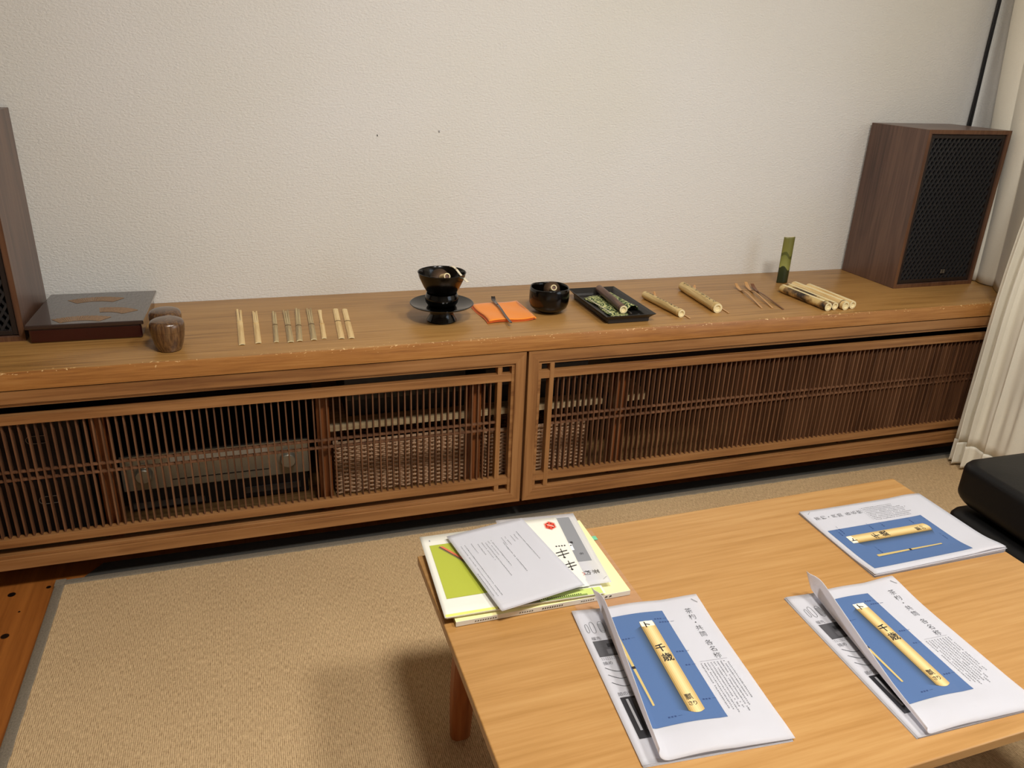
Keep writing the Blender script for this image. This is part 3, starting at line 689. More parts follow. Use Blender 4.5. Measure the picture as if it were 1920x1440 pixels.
# ------------------------------------------------------------------ low table
TZ = -0.160; TROT = 0.018
T = thing('low_table', (0.224, -1.0841, ZR), 'low honey-coloured wooden table holding the books and printed handouts', 'table', rz=TROT)
TH = TZ-ZR
TWd, TDp = 1.049, 0.612
m = MB(); m.box((0, -TDp, TH-.0175), (TWd, 0, TH)); m.build('tabletop', M_TABLE, T, bevel=0.0022, seg=3)
m = MB(); m.box((.0035, -TDp+.0035, TH-.0215), (TWd-.0035, -.0035, TH-.0176)); m.build('under_board', M_TEDGE, T)
m = MB(); ai = 0.085
for a_, b_ in (((ai, -ai-.018, TH-.075), (TWd-ai, -ai, TH-.0216)), ((ai, -TDp+ai, TH-.075), (TWd-ai, -TDp+ai+.018, TH-.0216)),
               ((ai, -TDp+ai+.018, TH-.075), (ai+.018, -ai-.018, TH-.0216)), ((TWd-ai-.018, -TDp+ai+.018, TH-.075), (TWd-ai, -ai-.018, TH-.0216))):
    rbox(a_, b_, 'apron_rail', M_LEG, T, 0.001)
for sx in (0, 1):
    for sy in (0, 1):
        tx, ty = (0.103 if sx == 0 else TWd-0.103), (-0.078 if sy == 0 else -TDp+0.078)
        bx, by = (0.068 if sx == 0 else TWd-0.068), (-0.052 if sy == 0 else -TDp+0.052)
        m = MB(); n = 14; vs = []; fs = []
        for i in range(n+1):
            t = i/n; z = lerp(TH-.0216, 0, t)
            bow = math.sin(PI*min(1, t*0.9+0.1))*0.012
            ox = (-1 if sx == 0 else 1)*bow; oy = (1 if sy == 0 else -1)*bow*0.5
            cx, cy = lerp(tx, bx, t**1.1)+ox, lerp(ty, by, t**1.1)+oy
            hw = lerp(0.029, 0.0185, t**1.3)
            for q in range(12):
                a = 2*PI*q/12; c, s = math.cos(a), math.sin(a); e = (abs(c)**3.2+abs(s)**3.2)**(-1/3.2)
                vs.append((cx+hw*e*c, cy+hw*0.8*e*s, z))
        for i in range(n):
            for q in range(12): fs.append((i*12+q, i*12+(q+1) % 12, (i+1)*12+(q+1) % 12, (i+1)*12+q))
        fs.append(tuple(range(12))); fs.append(tuple(n*12+q for q in range(11, -1, -1)))
        m.add(vs, fs); m.build('leg', M_LEG, T, smooth=True)

# ------------------------------------------------------------------ printed matter
GL = {}
def glyph(ch, bold=0.0):
    k = (ch, bold)
    if k not in GL:
        c = bpy.data.curves.new('g', 'FONT'); c.body = ch; c.offset = bold; c.resolution_u = 3
        o = bpy.data.objects.new('g', c); COL.objects.link(o); bpy.context.view_layer.update()
        me = bpy.data.meshes.new_from_object(o.evaluated_get(bpy.context.evaluated_depsgraph_get()))
        V = [(v.co.x, v.co.y) for v in me.vertices]; F = [tuple(p.vertices) for p in me.polygons]
        bpy.data.objects.remove(o); bpy.data.curves.remove(c); bpy.data.meshes.remove(me)
        if V:
            x0, x1 = min(v[0] for v in V), max(v[0] for v in V); y0, y1 = min(v[1] for v in V), max(v[1] for v in V)
            V = [(a-(x0+x1)/2, b-(y0+y1)/2) for a, b in V]
        GL[k] = (V, F)
    return GL[k]
class Sheet:
    """a sheet of paper; a runs right and b runs down the page, in metres"""
    def __init__(s, fn, W=0.21, L=0.297): s.fn = fn; s.W = W; s.L = L
    def at(s, a, b, e=0.0):
        p = Vector(s.fn(a, b))
        if e:
            da = Vector(s.fn(a+1e-3, b))-Vector(s.fn(a-1e-3, b)); db = Vector(s.fn(a, b+1e-3))-Vector(s.fn(a, b-1e-3))
            n = db.cross(da).normalized(); p += n*e
        return p
    def mesh(s, name, mat, parent, na=42, nb=30):
        m = MB(); m.grid(na, nb, lambda u, v: s.at(u*s.W, (1-v)*s.L)); return m.build(name, mat, parent, smooth='all', solid=0.00035)
    def patch(s, m, a0, b0, a1, b1, col, e=0.0004, na=None, nb=None):
        na = na or max(1, int(abs(a1-a0)/0.004)); nb = nb or max(1, int(abs(b1-b0)/0.008))
        m.grid(na, nb, lambda u, v: s.at(lerp(a0, a1, u), lerp(b1, b0, v), e), col)
    def quadp(s, m, c0, c1, c2, c3, col, e, na=4, nb=24):
        # bilinear patch: c0,c1 at the top (left,right), c3,c2 at the bottom
        def f(u, v):
            v = 1-v; a = lerp(lerp(c0[0], c1[0], u), lerp(c3[0], c2[0], u), v); b = lerp(lerp(c0[1], c1[1], u), lerp(c3[1], c2[1], u), v)
            return s.at(a, b, e)
        m.grid(na, nb, f, col)
    def text(s, m, ch, a, b, size, rot=0, bold=0.0, e=0.0006, sx=1.0, col=None):
        V, F = glyph(ch, bold)
        c, sn = math.cos(rot), math.sin(rot)
        m.add([s.at(a+size*(x*sx*c-y*sn), b-size*(x*sx*sn+y*c), e) for x, y in V], F, col)
    def stroke(s, m, pts, wd, col=None, e=0.0006):
        for (a0, b0), (a1, b1) in zip(pts[:-1], pts[1:]):
            d = math.hypot(a1-a0, b1-b0) or 1e-6; n = (-(b1-b0)/d*wd/2, (a1-a0)/d*wd/2)
            vs = [s.at(a0+n[0], b0+n[1], e), s.at(a0-n[0], b0-n[1], e), s.at(a1-n[0], b1-n[1], e), s.at(a1+n[0], b1+n[1], e)]
            m.add(vs, [(0, 1, 2, 3)], col)
    def dashes(s, m, a, b0, b1, wd=0.0016, pitch=0.0034, fill=0.75, e=0.0005, col=None):
        # one column of body text, a small mark for each character
        b = b0
        while b < b1:
            h_ = pitch*random.uniform(0.5, 0.8)
            if random.random() < fill+0.2:
                w_ = wd*random.uniform(0.6, 1.0); x = a+random.uniform(-.0002, .0002)
                s.stroke(m, [(x, b), (x, b+h_)], w_*0.85, col, e)
            b += pitch
G1 = srgb(150, 150, 156); G2 = srgb(128, 128, 134)
BLUE = srgb(76, 104, 148)
def face_print(sh, pg, db=0.0, full=True):
    """title page: blue photograph of an inscribed bamboo tube, title and body text"""
    m = MB(); B0, B1 = 0.022+db, 0.243+db
    a0 = 0.014
    sh.patch(m, a0, B0, 0.139, B1, BLUE, 0.0004)
    # the photographed tube, its soft dark side and its rounded light side, as printed
    tx = 0.0905
    for k in range(9):
        f = (k+1)/9; x0 = -0.0145+0.0018*k; c = tuple(lerp(BLUE[i], srgb(46, 58, 66)[i], f**1.3) for i in range(3))+(1,)
        sh.quadp(m, (tx+x0, 0.060+db-0.001*k), (tx+x0+0.0018, 0.059+db-0.001*k), (tx+x0+0.0018, 0.220+db+0.0008*k), (tx+x0, 0.219+db+0.0008*k), c, 0.0005)
    tones = [srgb(150, 124, 72), srgb(186, 156, 98), srgb(208, 178, 118), srgb(222, 196, 138), srgb(226, 202, 148), srgb(220, 194, 136), srgb(206, 178, 120), srgb(190, 162, 106)]
    for k, c in enumerate(tones):
        w_ = 0.0235/len(tones); x0 = tx+k*w_; x1 = x0+w_
        tb = lambda x: 0.0022*abs((x-tx)/0.0235-0.5)**2*8
        sh.quadp(m, (x0, 0.042+db+tb(x0)), (x1, 0.042+db+tb(x1)), (x1, 0.229+db-tb(x1)), (x0, 0.229+db-tb(x0)), c, 0.0007)
    sh.quadp(m, (tx+.001, 0.0425+db), (tx+.0225, 0.0425+db), (tx+.0225, 0.054+db), (tx+.001, 0.054+db), srgb(240, 232, 208), 0.00075, 2, 2)
    # the photographed scoop
    sh.quadp(m, (0.044, 0.058+db), (0.050, 0.058+db), (0.0495, 0.132+db), (0.0455, 0.132+db), srgb(196, 172, 108), 0.0007, 1, 12)
    sh.quadp(m, (0.0455, 0.134+db), (0.0495, 0.134+db), (0.0492, 0.206+db), (0.0462, 0.206+db), srgb(196, 172, 108), 0.0007, 1, 12)
    sh.quadp(m, (0.0425, 0.060+db), (0.044, 0.060+db), (0.0455, 0.205+db), (0.044, 0.205+db), srgb(70, 96, 136), 0.0006, 1, 14)
    sh.quadp(m, (0.0445, 0.130+db), (0.050, 0.130+db), (0.050, 0.135+db), (0.0445, 0.135+db), srgb(34, 30, 34), 0.00075, 1, 1)
    o = m.build('printed_picture', M_PRINT, pg)
    m = MB()
    tt = 0.1805
    for k, (ch, b) in enumerate(zip('茶杓・共筒各名称', (0.031, 0.045, 0.0575, 0.070, 0.084, 0.103, 0.117, 0.131))):
        sh.text(m, ch, tt, b+db, 0.0125, bold=-0.014)
    m.build('title_lettering', M_INK, pg); m = MB()
    cx = tx+0.0122
    sh.text(m, 'ト', cx-0.001, 0.0505+db, 0.015, bold=0.024, e=0.0009)
    m.build('brush_lettering', M_INK, pg); m = MB()
    sh.text(m, '千', cx-0.001, 0.103+db, 0.0165, rot=0.1, bold=0.026, e=0.0009)
    sh.text(m, '歳', cx+0.001, 0.123+db, 0.0175, rot=0.05, bold=0.016, e=0.0009)
    m.build('brush_lettering', M_INK, pg); m = MB()
    sh.text(m, '瓢', cx-0.0015, 0.201+db, 0.0115, bold=0.010, e=0.0009)
    sh.text(m, 'さ', cx-0.004, 0.2125+db, 0.0085, bold=0.012, e=0.0009); sh.text(m, 'り', cx+0.003, 0.2125+db, 0.0085, bold=0.012, e=0.0009)
    m.build('brush_lettering', M_INK, pg)
    m = MB()
    for k in range(9):
        sh.dashes(m, 0.190-k*0.0052, 0.143+db, 0.236+db-0.004*(k % 3)-(0.02 if k < 2 else 0), 0.0021, 0.0031, col=G2)
    sh.stroke(m, [(0.148, 0.139+db), (0.192, 0.139+db)], 0.0004, G1)
    m.build('body_text', M_PRINT, pg)
    for (a, b, n, lk) in ((0.118, 0.040, 3, 1), (0.123, 0.048, 4, 0), (0.052, 0.074, 3, 0), (0.122, 0.114, 3, 1), (0.124, 0.142, 2, 0), (0.119, 0.208, 3, 0), (0.058, 0.230, 3, 0)):
        m = MB()
        for q in range(n):
            sh.stroke(m, [(a+q*0.0045, b+db), (a+q*0.0045+0.0028, b+db)], 0.0024, srgb(44, 66, 112), 0.0006)
        sh.stroke(m, [(a+n*0.0045+0.001, b+db), (a+n*0.0045+0.007, b+db)], 0.0005, srgb(44, 66, 112), 0.0006)
        m.build('caption_text', M_PRINT, pg)
    m = MB(); p = [sh.at(0.196, 0.011, 0.0012), sh.at(0.203, 0.020, 0.0012)]; m.tube(p, 0.0005, 6); m.build('staple', M_CHROME, pg)
def inner_print(sh, pg):
    """second page, of which only the left strip shows: outlines, grey photographs, three curves"""
    m = MB(); K = srgb(70, 70, 76)
    sh.patch(m, 0.011, 0.072, 0.075, 0.106, srgb(78, 78, 82)); sh.patch(m, 0.030, 0.080, 0.06, 0.088, srgb(40, 40, 42), 0.0006); sh.patch(m, 0.026, 0.092, 0.06, 0.102, srgb(104, 104, 108), 0.0006)
    sh.patch(m, 0.012, 0.186, 0.075, 0.258, srgb(44, 44, 48)); sh.patch(m, 0.019, 0.190, 0.0225, 0.245, srgb(170, 170, 174), 0.0006); sh.patch(m, 0.028, 0.190, 0.033, 0.245, srgb(96, 96, 100), 0.0006)
    for k, (a, w_, b0, b1) in enumerate([(0.012, 0.0045, 0.034, 0.053), (0.021, 0.007, 0.030, 0.055), (0.035, 0.009, 0.031, 0.056)]):
        pts = []
        for i in range(25):
            t = 2*PI*i/24; c, s_ = math.cos(t), math.sin(t)
            pts.append((a+w_/2*c, (b0+b1)/2+(b1-b0)/2*math.copysign(abs(s_)**0.5, s_)))
        if k == 2: sh.patch(m, a-w_/2+.001, b0+.004, a+w_/2-.001, b1-.003, srgb(150, 150, 154), 0.0005)
        sh.stroke(m, pts, 0.0006, K)
    for k, b in enumerate((0.128, 0.142, 0.157)):
        sh.stroke(m, [(0.011+0.0022*i, b+0.010*math.sin(PI/2*min(1, i/9))*(1-0.35*max(0, i-9)/9)) for i in range(18)], 0.0009, K)
    m.build('printed_picture', M_PRINT, pg)
    m = MB()
    for b, st in ((0.0665, '櫂先'), (0.1195, '撓め'), (0.180, '節の形')):
        m = MB()
        for q, ch in enumerate(st): sh.text(m, ch, 0.015+q*0.0075, b, 0.0078, bold=-0.004)
        m.build('heading_lettering', M_INKG, pg)
    for b in (0.0665, 0.1195, 0.180):
        m = MB()
        for q in range(5): sh.stroke(m, [(0.038+q*.003, b), (0.040+q*.003, b)], 0.0014, G1)
        m.build('caption_text', M_PRINT, pg)
    m = MB()
    for b in (0.109, 0.112):
        for q in range(9): sh.stroke(m, [(0.012+q*.003, b), (0.0138+q*.003, b)], 0.0010, G1)
    m.build('caption_text', M_PRINT, pg)

def handout(loc, rz, label, curl=None, npages=4, dbp=0.0, lift_tr=0.004, fan=0.0, wob=1.0):
    H = thing('printed_handout', loc, label, 'handout', rz=rz, group=None)
    W, L = 0.21, 0.297
    for k in range(npages):
        z = 0.0007+0.0009*k; ox = random.uniform(-.0012, .0012)*wob; oy = random.uniform(-.0015, .0015)*wob
        top = k == npages-1
        if not top or not curl:
            def fn(a, b, z=z, ox=ox, oy=oy, k=k, top=top):
                q = 0.0035*math.exp(-(a*a+b*b)/0.0009)*k/npages*(1 if curl else 0.3)
                q += lift_tr*0.5*math.exp(-((W-a)**2+b*b)/0.0012)*k/npages
                q += fan*k/npages*math.exp(-((a)**2)/0.0011)*(0.35+0.65*b/L)
                if fan and top: q += 0.0025*math.exp(-((b-0.262)/0.03)**2)
                return (a+ox, -b+oy, z+q)
            sh = Sheet(fn, W, L); pg = sh.mesh('page', M_PAPER, H, 26, 26)
            if top: face_print(sh, pg, dbp)
            elif curl and k == npages-2: inner_print(sh, pg)
        else:
            h_top, h_bot, r, shift = curl
            def fn(a, b, z=z):
                v = min(max(b/L, 0), 1)
                h_ = lerp(h_top, h_bot, v**0.85); rr = min(r, h_*0.9)
                d = h_-rr; L0 = rr*PI/2+d
                w0 = 0.0022*math.sin(PI*min(1, max(0, (a-L0)/0.09)))+lift_tr*math.exp(-((W-a)**2+b*b)/0.0022)
                w0 += 0.0055*math.exp(-((b-0.275)/0.022)**2)*math.exp(-((a-0.12)/0.07)**2)
                if a >= L0: return (a+shift, -b, z+0.0008+w0)
                t = L0-a; th = t/rr; thm = PI/2+0.18*math.sin(PI*v)-0.42*math.exp(-(v/0.06)**2)
                if th <= thm: return (L0+shift-rr*math.sin(th), -b, z+0.0008+w0+rr*(1-math.cos(th)))
                dd = t-rr*thm
                return (L0+shift-rr*math.sin(thm)-dd*math.cos(thm), -b, z+0.0008+w0+rr*(1-math.cos(thm))+dd*math.sin(thm))
            sh = Sheet(fn, W, L); pg = sh.mesh('page', M_PAPER, H, 120, 40); tag(pg, 'top page with its left edge curled upright'); face_print(sh, pg, dbp)
    return H
handout((0.4285, -1.2975, TZ), -0.080, 'printed handout with curled page nearest the books, blue bamboo tube picture', curl=(0.046, 0.024, 0.018, 0.004), dbp=0.004)
handout((0.7850, -1.3570, TZ), -0.022, 'printed handout with curled page at the front right of the table', curl=(0.050, 0.013, 0.019, 0.004), dbp=0.004, lift_tr=0.006)
handout((0.9760, -1.3485, TZ), PI/2, 'flat printed handout lying sideways beside the black seat', None, npages=5, dbp=-0.010, fan=0.010)

# --- stack of books and papers at the back left of the table
cf = thing('clear_folder', (0.2400, -1.0870, TZ), 'clear plastic folder under the yellow book on the table', 'folder')
m = MB(); m.box((0.200, -0.214, 0.0002), (0.3130, 0, 0.0010)); m.build('sleeve', M_CLEAR, cf)
m = MB(); m.box((0.304, -0.032, 0.0011), (0.3125, -0.020, 0.0013)); m.build('tab', flat('green tab', srgb(110, 190, 150), 0.5), cf)
bk = thing('yellow_book', (0.2430, -1.0640, TZ+0.0012), 'thick softcover book with pale yellow cover and printed spine, bottom of the pile', 'book', rz=0.004)
BW, BD, BT = 0.2955, 0.2165, 0.0085
rbox((0.002, -BD+.002, 0.0008), (BW-.0015, -.0015, BT-.0008), 'page_block', M_PAGES, bk, 0)
m = MB(); m.box((0, -BD, 0), (BW, 0, 0.0007)); m.box((0, -BD, BT-.0007), (BW, 0, BT)); m.build('cover', M_COVER, bk)
m = MB(); m.box((0, -BD-.0006, 0), (BW, -BD, BT)); m.build('spine', M_CREAM, bk)
m = MB(); spn = Sheet(lambda a, b: (a, -BD-.0007, BT-b), BW, BT)
def spt(chars, a0, st, size, bold=0.0):
    for q, ch in enumerate(chars):
        V, F = glyph(ch, bold); m.add([(a0+q*st+size*y*-1, -BD-.0009, BT/2+size*x) for x, y in V], F)
a_ = 0.030
for grp, n in ((0, 9), (1, 6), (2, 9), (3, 6), (4, 3)):
    for q in range(n):
        zz = 0.0011 if grp not in (2, 4) else 0.0016
        w_ = 0.0028 if grp != 4 else 0.0052
        m.add([(a_, -BD-.0010, BT/2-zz), (a_+w_, -BD-.0010, BT/2-zz*0.3), (a_+w_*0.9, -BD-.0010, BT/2+zz), (a_+w_*0.3, -BD-.0010, BT/2+zz*0.8)], [(0, 1, 2, 3)])
        a_ += w_*1.45
    a_ += (0.036, 0.014, 0.030, 0.010, 0)[grp]
m.build('spine_lettering', M_INK, bk)

mg = thing('magazine', (0.2350, -1.0500, TZ+0.0012+BT+0.0004), 'white magazine with a lime green picture on the pile of papers', 'magazine', rz=-0.030)
def magz(a, b): return (a, -b, 0.0048+0.004*math.exp(-(a/0.05)**2)*0+0.001*math.sin(a*12))
m = MB(); m.box((0.003, -0.2205, 0.0), (0.262, -0.003, 0.0042)); m.build('page_block', M_PAGES, mg)
sh = Sheet(magz, 0.266, 0.2235); pg = sh.mesh('cover_sheet', M_CREAM, mg, 40, 10)
m = MB(); LIME = srgb(172, 180, 58)
sh.patch(m, 0.012, 0.031, 0.120, 0.180, LIME)
sh.quadp(m, (0.0255, 0.040), (0.032, 0.040), (0.098, 0.140), (0.092, 0.140), srgb(120, 110, 70), 0.0006, 1, 10)
sh.quadp(m, (0.028, 0.038), (0.034, 0.038), (0.100, 0.137), (0.094, 0.137), srgb(216, 110, 78), 0.0007, 1, 10)
sh.quadp(m, (0.0275, 0.038), (0.029, 0.038), (0.095, 0.137), (0.0935, 0.137), srgb(60, 40, 34), 0.0008, 1, 10)
sh.patch(m, 0.002, 0.2165, 0.200, 0.2225, srgb(232, 230, 120)); sh.patch(m, 0.130, 0.206, 0.262, 0.2225, srgb(196, 212, 120), 0.0005)
sh.patch(m, 0.085, 0.2175, 0.155, 0.2228, srgb(120, 112, 64), 0.0006); sh.patch(m, 0.165, 0.2185, 0.235, 0.2225, srgb(128, 146, 74), 0.0007)
for k in range(22): sh.patch(m, 0.150+k*.0035, 0.2165-random.random()*.001, 0.152+k*.0035, 0.219, srgb(60, 70, 40), 0.0007)
sh.patch(m, 0.014, 0.014, 0.016, 0.019, G1)
m.build('printed_picture', M_PRINT, pg)

zp = TZ+0.0012+BT+0.0004+0.0075
hr = thing('printed_handout', (0.5300, -1.0500, zp), 'handout with a grey photograph lying under the page with the red seal', 'handout', rz=-PI/2-0.085)
def hrf(a, b): return (a, -b, 0.0010+0.002*math.exp(-((0.21-a)**2+b*b)/0.002))
sh = Sheet(hrf, 0.215, 0.150); pg = sh.mesh('page', M_PAPER, hr, 16, 16)
m = MB(); sh.patch(m, 0.012, 0.0125, 0.150, 0.045, srgb(134, 136, 140)); sh.patch(m, 0.095, 0.033, 0.116, 0.046, srgb(240, 240, 240), 0.0006)
sh.patch(m, 0.100, 0.034, 0.103, 0.037, srgb(30, 30, 30), 0.0008); sh.patch(m, 0.090, 0.0295, 0.096, 0.0345, srgb(40, 40, 44), 0.0007)
m.build('printed_picture', M_PRINT, pg)
m = MB(); sh.text(m, '茶', 0.183, 0.0165, 0.013, bold=-0.002); sh.text(m, '杓', 0.183, 0.031, 0.013, bold=-0.002)
sh.text(m, '名', 0.128, 0.024, 0.008, bold=-0.006)
m.build('lettering', M_INK, pg)
m = MB(); m.tube([sh.at(0.200, 0.004, 0.001), sh.at(0.206, 0.011, 0.001)], 0.0005, 6); m.build('staple', M_CHROME, pg)

cp = thing('cream_page', (0.380, -1.0540, zp+0.0018), 'cream page with a red hexagonal seal and brush characters', 'page', rz=-0.030)
def cpf(a, b): return (a-0.012*b/0.2, -b, 0.0012+0.0012*math.sin(a*30+b*9))
sh = Sheet(cpf, 0.112, 0.206); pg = sh.mesh('sheet', M_CREAM, cp, 16, 16)
m = MB(); RED = srgb(214, 66, 44); cx_, cy_ = 0.0935, 0.0255; rr = 0.0125
hexp = [(cx_+rr*0.86*math.cos(PI/2+i*PI/3), cy_+rr*math.sin(PI/2+i*PI/3)) for i in range(6)]
for sc_, c, e in ((1.0, RED, 0.0004),):
    m.add([sh.at(cx_, cy_, e)]+[sh.at(*p, e) for p in hexp], [(0, i+1, (i+1) % 6+1) for i in range(6)], c)
hx = [(cx_+rr*1.12*0.86*math.cos(PI/2+i*PI/3), cy_+rr*1.12*math.sin(PI/2+i*PI/3)) for i in range(7)]
sh.stroke(m, hx, 0.0006, srgb(226, 150, 120))
for i in range(6):
    t = PI/2+i*PI/3+0.5; sh.patch(m, cx_+rr*.62*math.cos(t)*.86-.0013, cy_+rr*.62*math.sin(t)-.0012, cx_+rr*.62*math.cos(t)*.86+.0013, cy_+rr*.62*math.sin(t)+.0012, srgb(60, 20, 16), 0.0006)
sh.stroke(m, [(cx_-.005, cy_-.003), (cx_+.006, cy_+.004)], 0.0022, srgb(244, 214, 200), 0.0007)
sh.stroke(m, [(0.1100, 0.170), (0.1140, 0.174), (0.1100, 0.178)], 0.0008, srgb(200, 90, 70))
m.build('printed_seal', M_PRINT, pg)
m = MB()
def ki(a, b, s_):
    sh.stroke(m, [(a, b), (a, b+0.0255*s_)], 0.0013, None, 0.0007)
    sh.stroke(m, [(a-0.011*s_, b+0.011*s_), (a+0.010*s_, b+0.006*s_)], 0.0022, None, 0.0007)
    sh.stroke(m, [(a-0.010*s_, b+0.019*s_), (a+0.011*s_, b+0.014*s_)], 0.0022, None, 0.0007)
    sh.stroke(m, [(a-.0012, b+0.0225*s_), (a+.0012, b+0.0260*s_)], 0.0034, None, 0.0007)
ki(0.0925, 0.098, 1.05); ki(0.0960, 0.134, 1.0)
for q in range(4): sh.stroke(m, [(0.086+q*.0052, 0.0905), (0.0885+q*.0052, 0.0895)], 0.003, None, 0.0006)
m.build('lettering', M_INK, pg)

a5 = thing('letter_sheet', (0.2790, -1.0720, zp+0.0046), 'white letter sheet with columns of small type on top of the pile', 'paper', rz=0.150)
def a5f(a, b): return (a, -b, 0.0012+0.0015*math.sin(a*14)+0.002*math.exp(-((0.148-a)**2+(0.21-b)**2)/0.003)-(0.003*(1-b/0.21)))
sh = Sheet(lambda a, b: (a5f(a, b)[0], a5f(a, b)[1], a5f(a, b)[2]+0.003), 0.149, 0.222); pg = sh.mesh('sheet', M_PAPER, a5, 20, 20)
sh2 = Sheet(lambda a, b: (a+.0012, -b-.0012, a5f(a, b)[2]+0.0018), 0.149, 0.222); sh2.mesh('sheet', M_PAPER, a5, 20, 20)
m = MB()
sh.dashes(m, 0.119, 0.038, 0.128, 0.0015, 0.0034, col=G2); sh.dashes(m, 0.083, 0.060, 0.150, 0.0018, 0.0034, col=G2)
for k, (a, b0, b1) in enumerate([(0.111, 0.045, 0.062), (0.104, 0.045, 0.066), (0.093, 0.045, 0.072), (0.086, 0.045, 0.068), (0.066, 0.045, 0.125), (0.060, 0.045, 0.090), (0.054, 0.048, 0.150), (0.048, 0.045, 0.100), (0.040, 0.046, 0.08), (0.030, 0.040, 0.07), (0.018, 0.040, 0.19), (0.011, 0.040, 0.19), (0.005, 0.12, 0.185)]):
    sh.dashes(m, a, b0, b1, 0.0016, 0.0036, col=G1 if k % 2 else G2)
m.build('body_text', M_PRINT, pg)

# ------------------------------------------------------------------ things on the counter: lacquer box and caddies
bx = thing('lacquer_box', (-0.5105, -0.2770, 0), 'flat dark red lacquer box with gold fan designs on the lid', 'box', rz=-0.022)
rbox((0.003, 0, 0.0), (0.240, 0.245, 0.036), 'box_body', M_REDL, bx, 0.005, seg=3)
m = MB()
m.prismz([(-0.003, -0.0045), (0.246, -0.0045), (0.248, 0.251), (-0.001, 0.251)], 0.0345, 0.0445); m.build('lid', M_REDTOP, bx, bevel=0.0025, seg=3)
lidz = 0.0447
def fan(cx, cy, r0_, r1_, a0, a1, name='fan_inlay'):
    m = MB(); n = 26
    for i in range(n):
        t0_, t1_ = lerp(a0, a1, i/n), lerp(a0, a1, (i+0.86)/n)
        q = [(cx+r*math.cos(t), cy+r*math.sin(t)*0.9) for r, t in ((r0_, t0_), (r1_+(.002 if i % 2 else 0), t0_), (r1_+(.002 if i % 2 else 0), t1_), (r0_, t1_))]
        m.prismz(q, lidz, lidz+0.0004)
    m.build(name, M_GOLD, bx)
fan(0.118, 0.112, 0.066, 0.106, 0.95, 2.25); fan(0.150, 0.030, 0.052, 0.092, 0.62, 1.75); fan(0.110, -0.045, 0.070, 0.108, 0.95, 2.20)
for i, (x, y, s_, lab) in enumerate([(-0.2050, -0.3760, 1.0, 'round wooden tea caddy in front, standing closest to the counter edge'), (-0.2150, -0.2930, 0.965, 'round wooden tea caddy half hidden behind another caddy')]):
    if i == 0:
        cd = thing('tea_caddy', (x, y, 0), lab, 'caddy')
        m = MB(); m.lathe([(0.001, 0.0006), (0.020, 0.0), (0.0255, 0.002), (0.0310, 0.016), (0.0350, 0.034), (0.0368, 0.048)], 56); m.build('body', M_CADDY, cd, smooth=True)
        m = MB(); m.lathe([(0.0368, 0.0483), (0.0374, 0.057), (0.0368, 0.0640), (0.0345, 0.0690), (0.0290, 0.0722), (0.020, 0.0740), (0.010, 0.0747), (0.0005, 0.0749)], 56, cap=False); m.build('lid', M_CADDY, cd, smooth='all')
    else:
        c2 = copy_tree(cd); c2.location = (x, y, 0); c2.scale = (s_, s_, s_); c2.rotation_euler = (0, 0, 1.0); tag(c2, lab, 'caddy')

# ------------------------------------------------------------------ bamboo scoop blanks
def blank(A, B, w, node, tines, mat, label, taper=1.0, waist=False, nodemat=None, splay=0.0, mark=None):
    A = Vector((A[0], A[1], 0)); B = Vector((B[0], B[1], 0)); L_ = (B-A).length
    d = (A-B)/L_; rz = math.atan2(d.y, d.x)-PI/2
    o = thing('bamboo_blank', (B.x, B.y, 0), label, 'bamboo strip', rz=rz, group=None)
    yn = L_*(1-node)
    def arc(m, y0, y1, x0, x1, w0, w1, th=0.0022, bend=0.0, n=10):
        vs = []; fs = []; q = 7
        for i in range(n+1):
            t = i/n; y = lerp(y0, y1, t); hw = lerp(w0, w1, t)/2; cx = lerp(x0, x1, t); zc = 0.0004+bend*t*t
            for s_ in (0, 1):
                for k in range(q):
                    u_ = -1+2*k/(q-1); vs.append((cx+hw*u_, y, zc+th*s_+(1-u_*u_)*min(0.003, hw*0.24)))
        for i in range(n):
            b = i*2*q; c = b+2*q
            for k in range(q-1):
                fs.append((b+q+k, b+q+k+1, c+q+k+1, c+q+k)); fs.append((b+k+1, b+k, c+k, c+k+1))
            fs.append((b, b+q, c+q, c)); fs.append((b+q-1, c+q-1, c+2*q-1, b+2*q-1))
        for b in (0, n*2*q):
            for k in range(q-1): fs.append((b+k, b+k+1, b+q+k+1, b+q+k))
        m.add(vs, fs)
    w *= 1.13; m = MB(); arc(m, 0, yn-0.001, 0, 0, w*1.03, w)
    if waist: arc(m, yn-.0015, yn+0.05, 0, -0.001, w*0.80, w*0.62); arc(m, yn+0.05, L_, -0.001, -0.001, w*0.62, w*0.95)
    elif tines <= 1: arc(m, yn-.0015, L_, 0, 0, w*0.99, w*0.97)
    else:
        arc(m, yn-.001, yn+0.012, 0, 0, w*0.98, w*0.9)
        for k in range(tines):
            c0 = (k-(tines-1)/2)*w/tines*0.98; c1 = c0*(1+splay)
            arc(m, yn+0.012, L_-(0.010 if k % 2 else 0.0), c0, c1, w/tines*0.90, w/tines*0.80, bend=0.003)
    m.build('strip', mat, o, smooth=True)
    m = MB(); arc(m, yn-.0012, yn+.0012, 0, 0, w*1.05, w*1.05, 0.0030, n=1); m.build('node', nodemat or M_BAMD, o, smooth=True)
    if mark:
        m = MB(); arc(m, 0.0002, 0.045, w*0.10, w*0.16, w*0.62, w*0.5, 0.0024, n=4); m.build('scorched_end', mark, o, smooth=True)
    m = MB(); arc(m, -0.0006, 0, 0, 0, w*1.0, w*1.0, 0.0021, n=1); m.build('cut_end', M_BAMC, o)
    return o
M_SCORCH = flat('scorched bamboo', srgb(72, 58, 46), 0.5, vary=0.3, vscale=120)
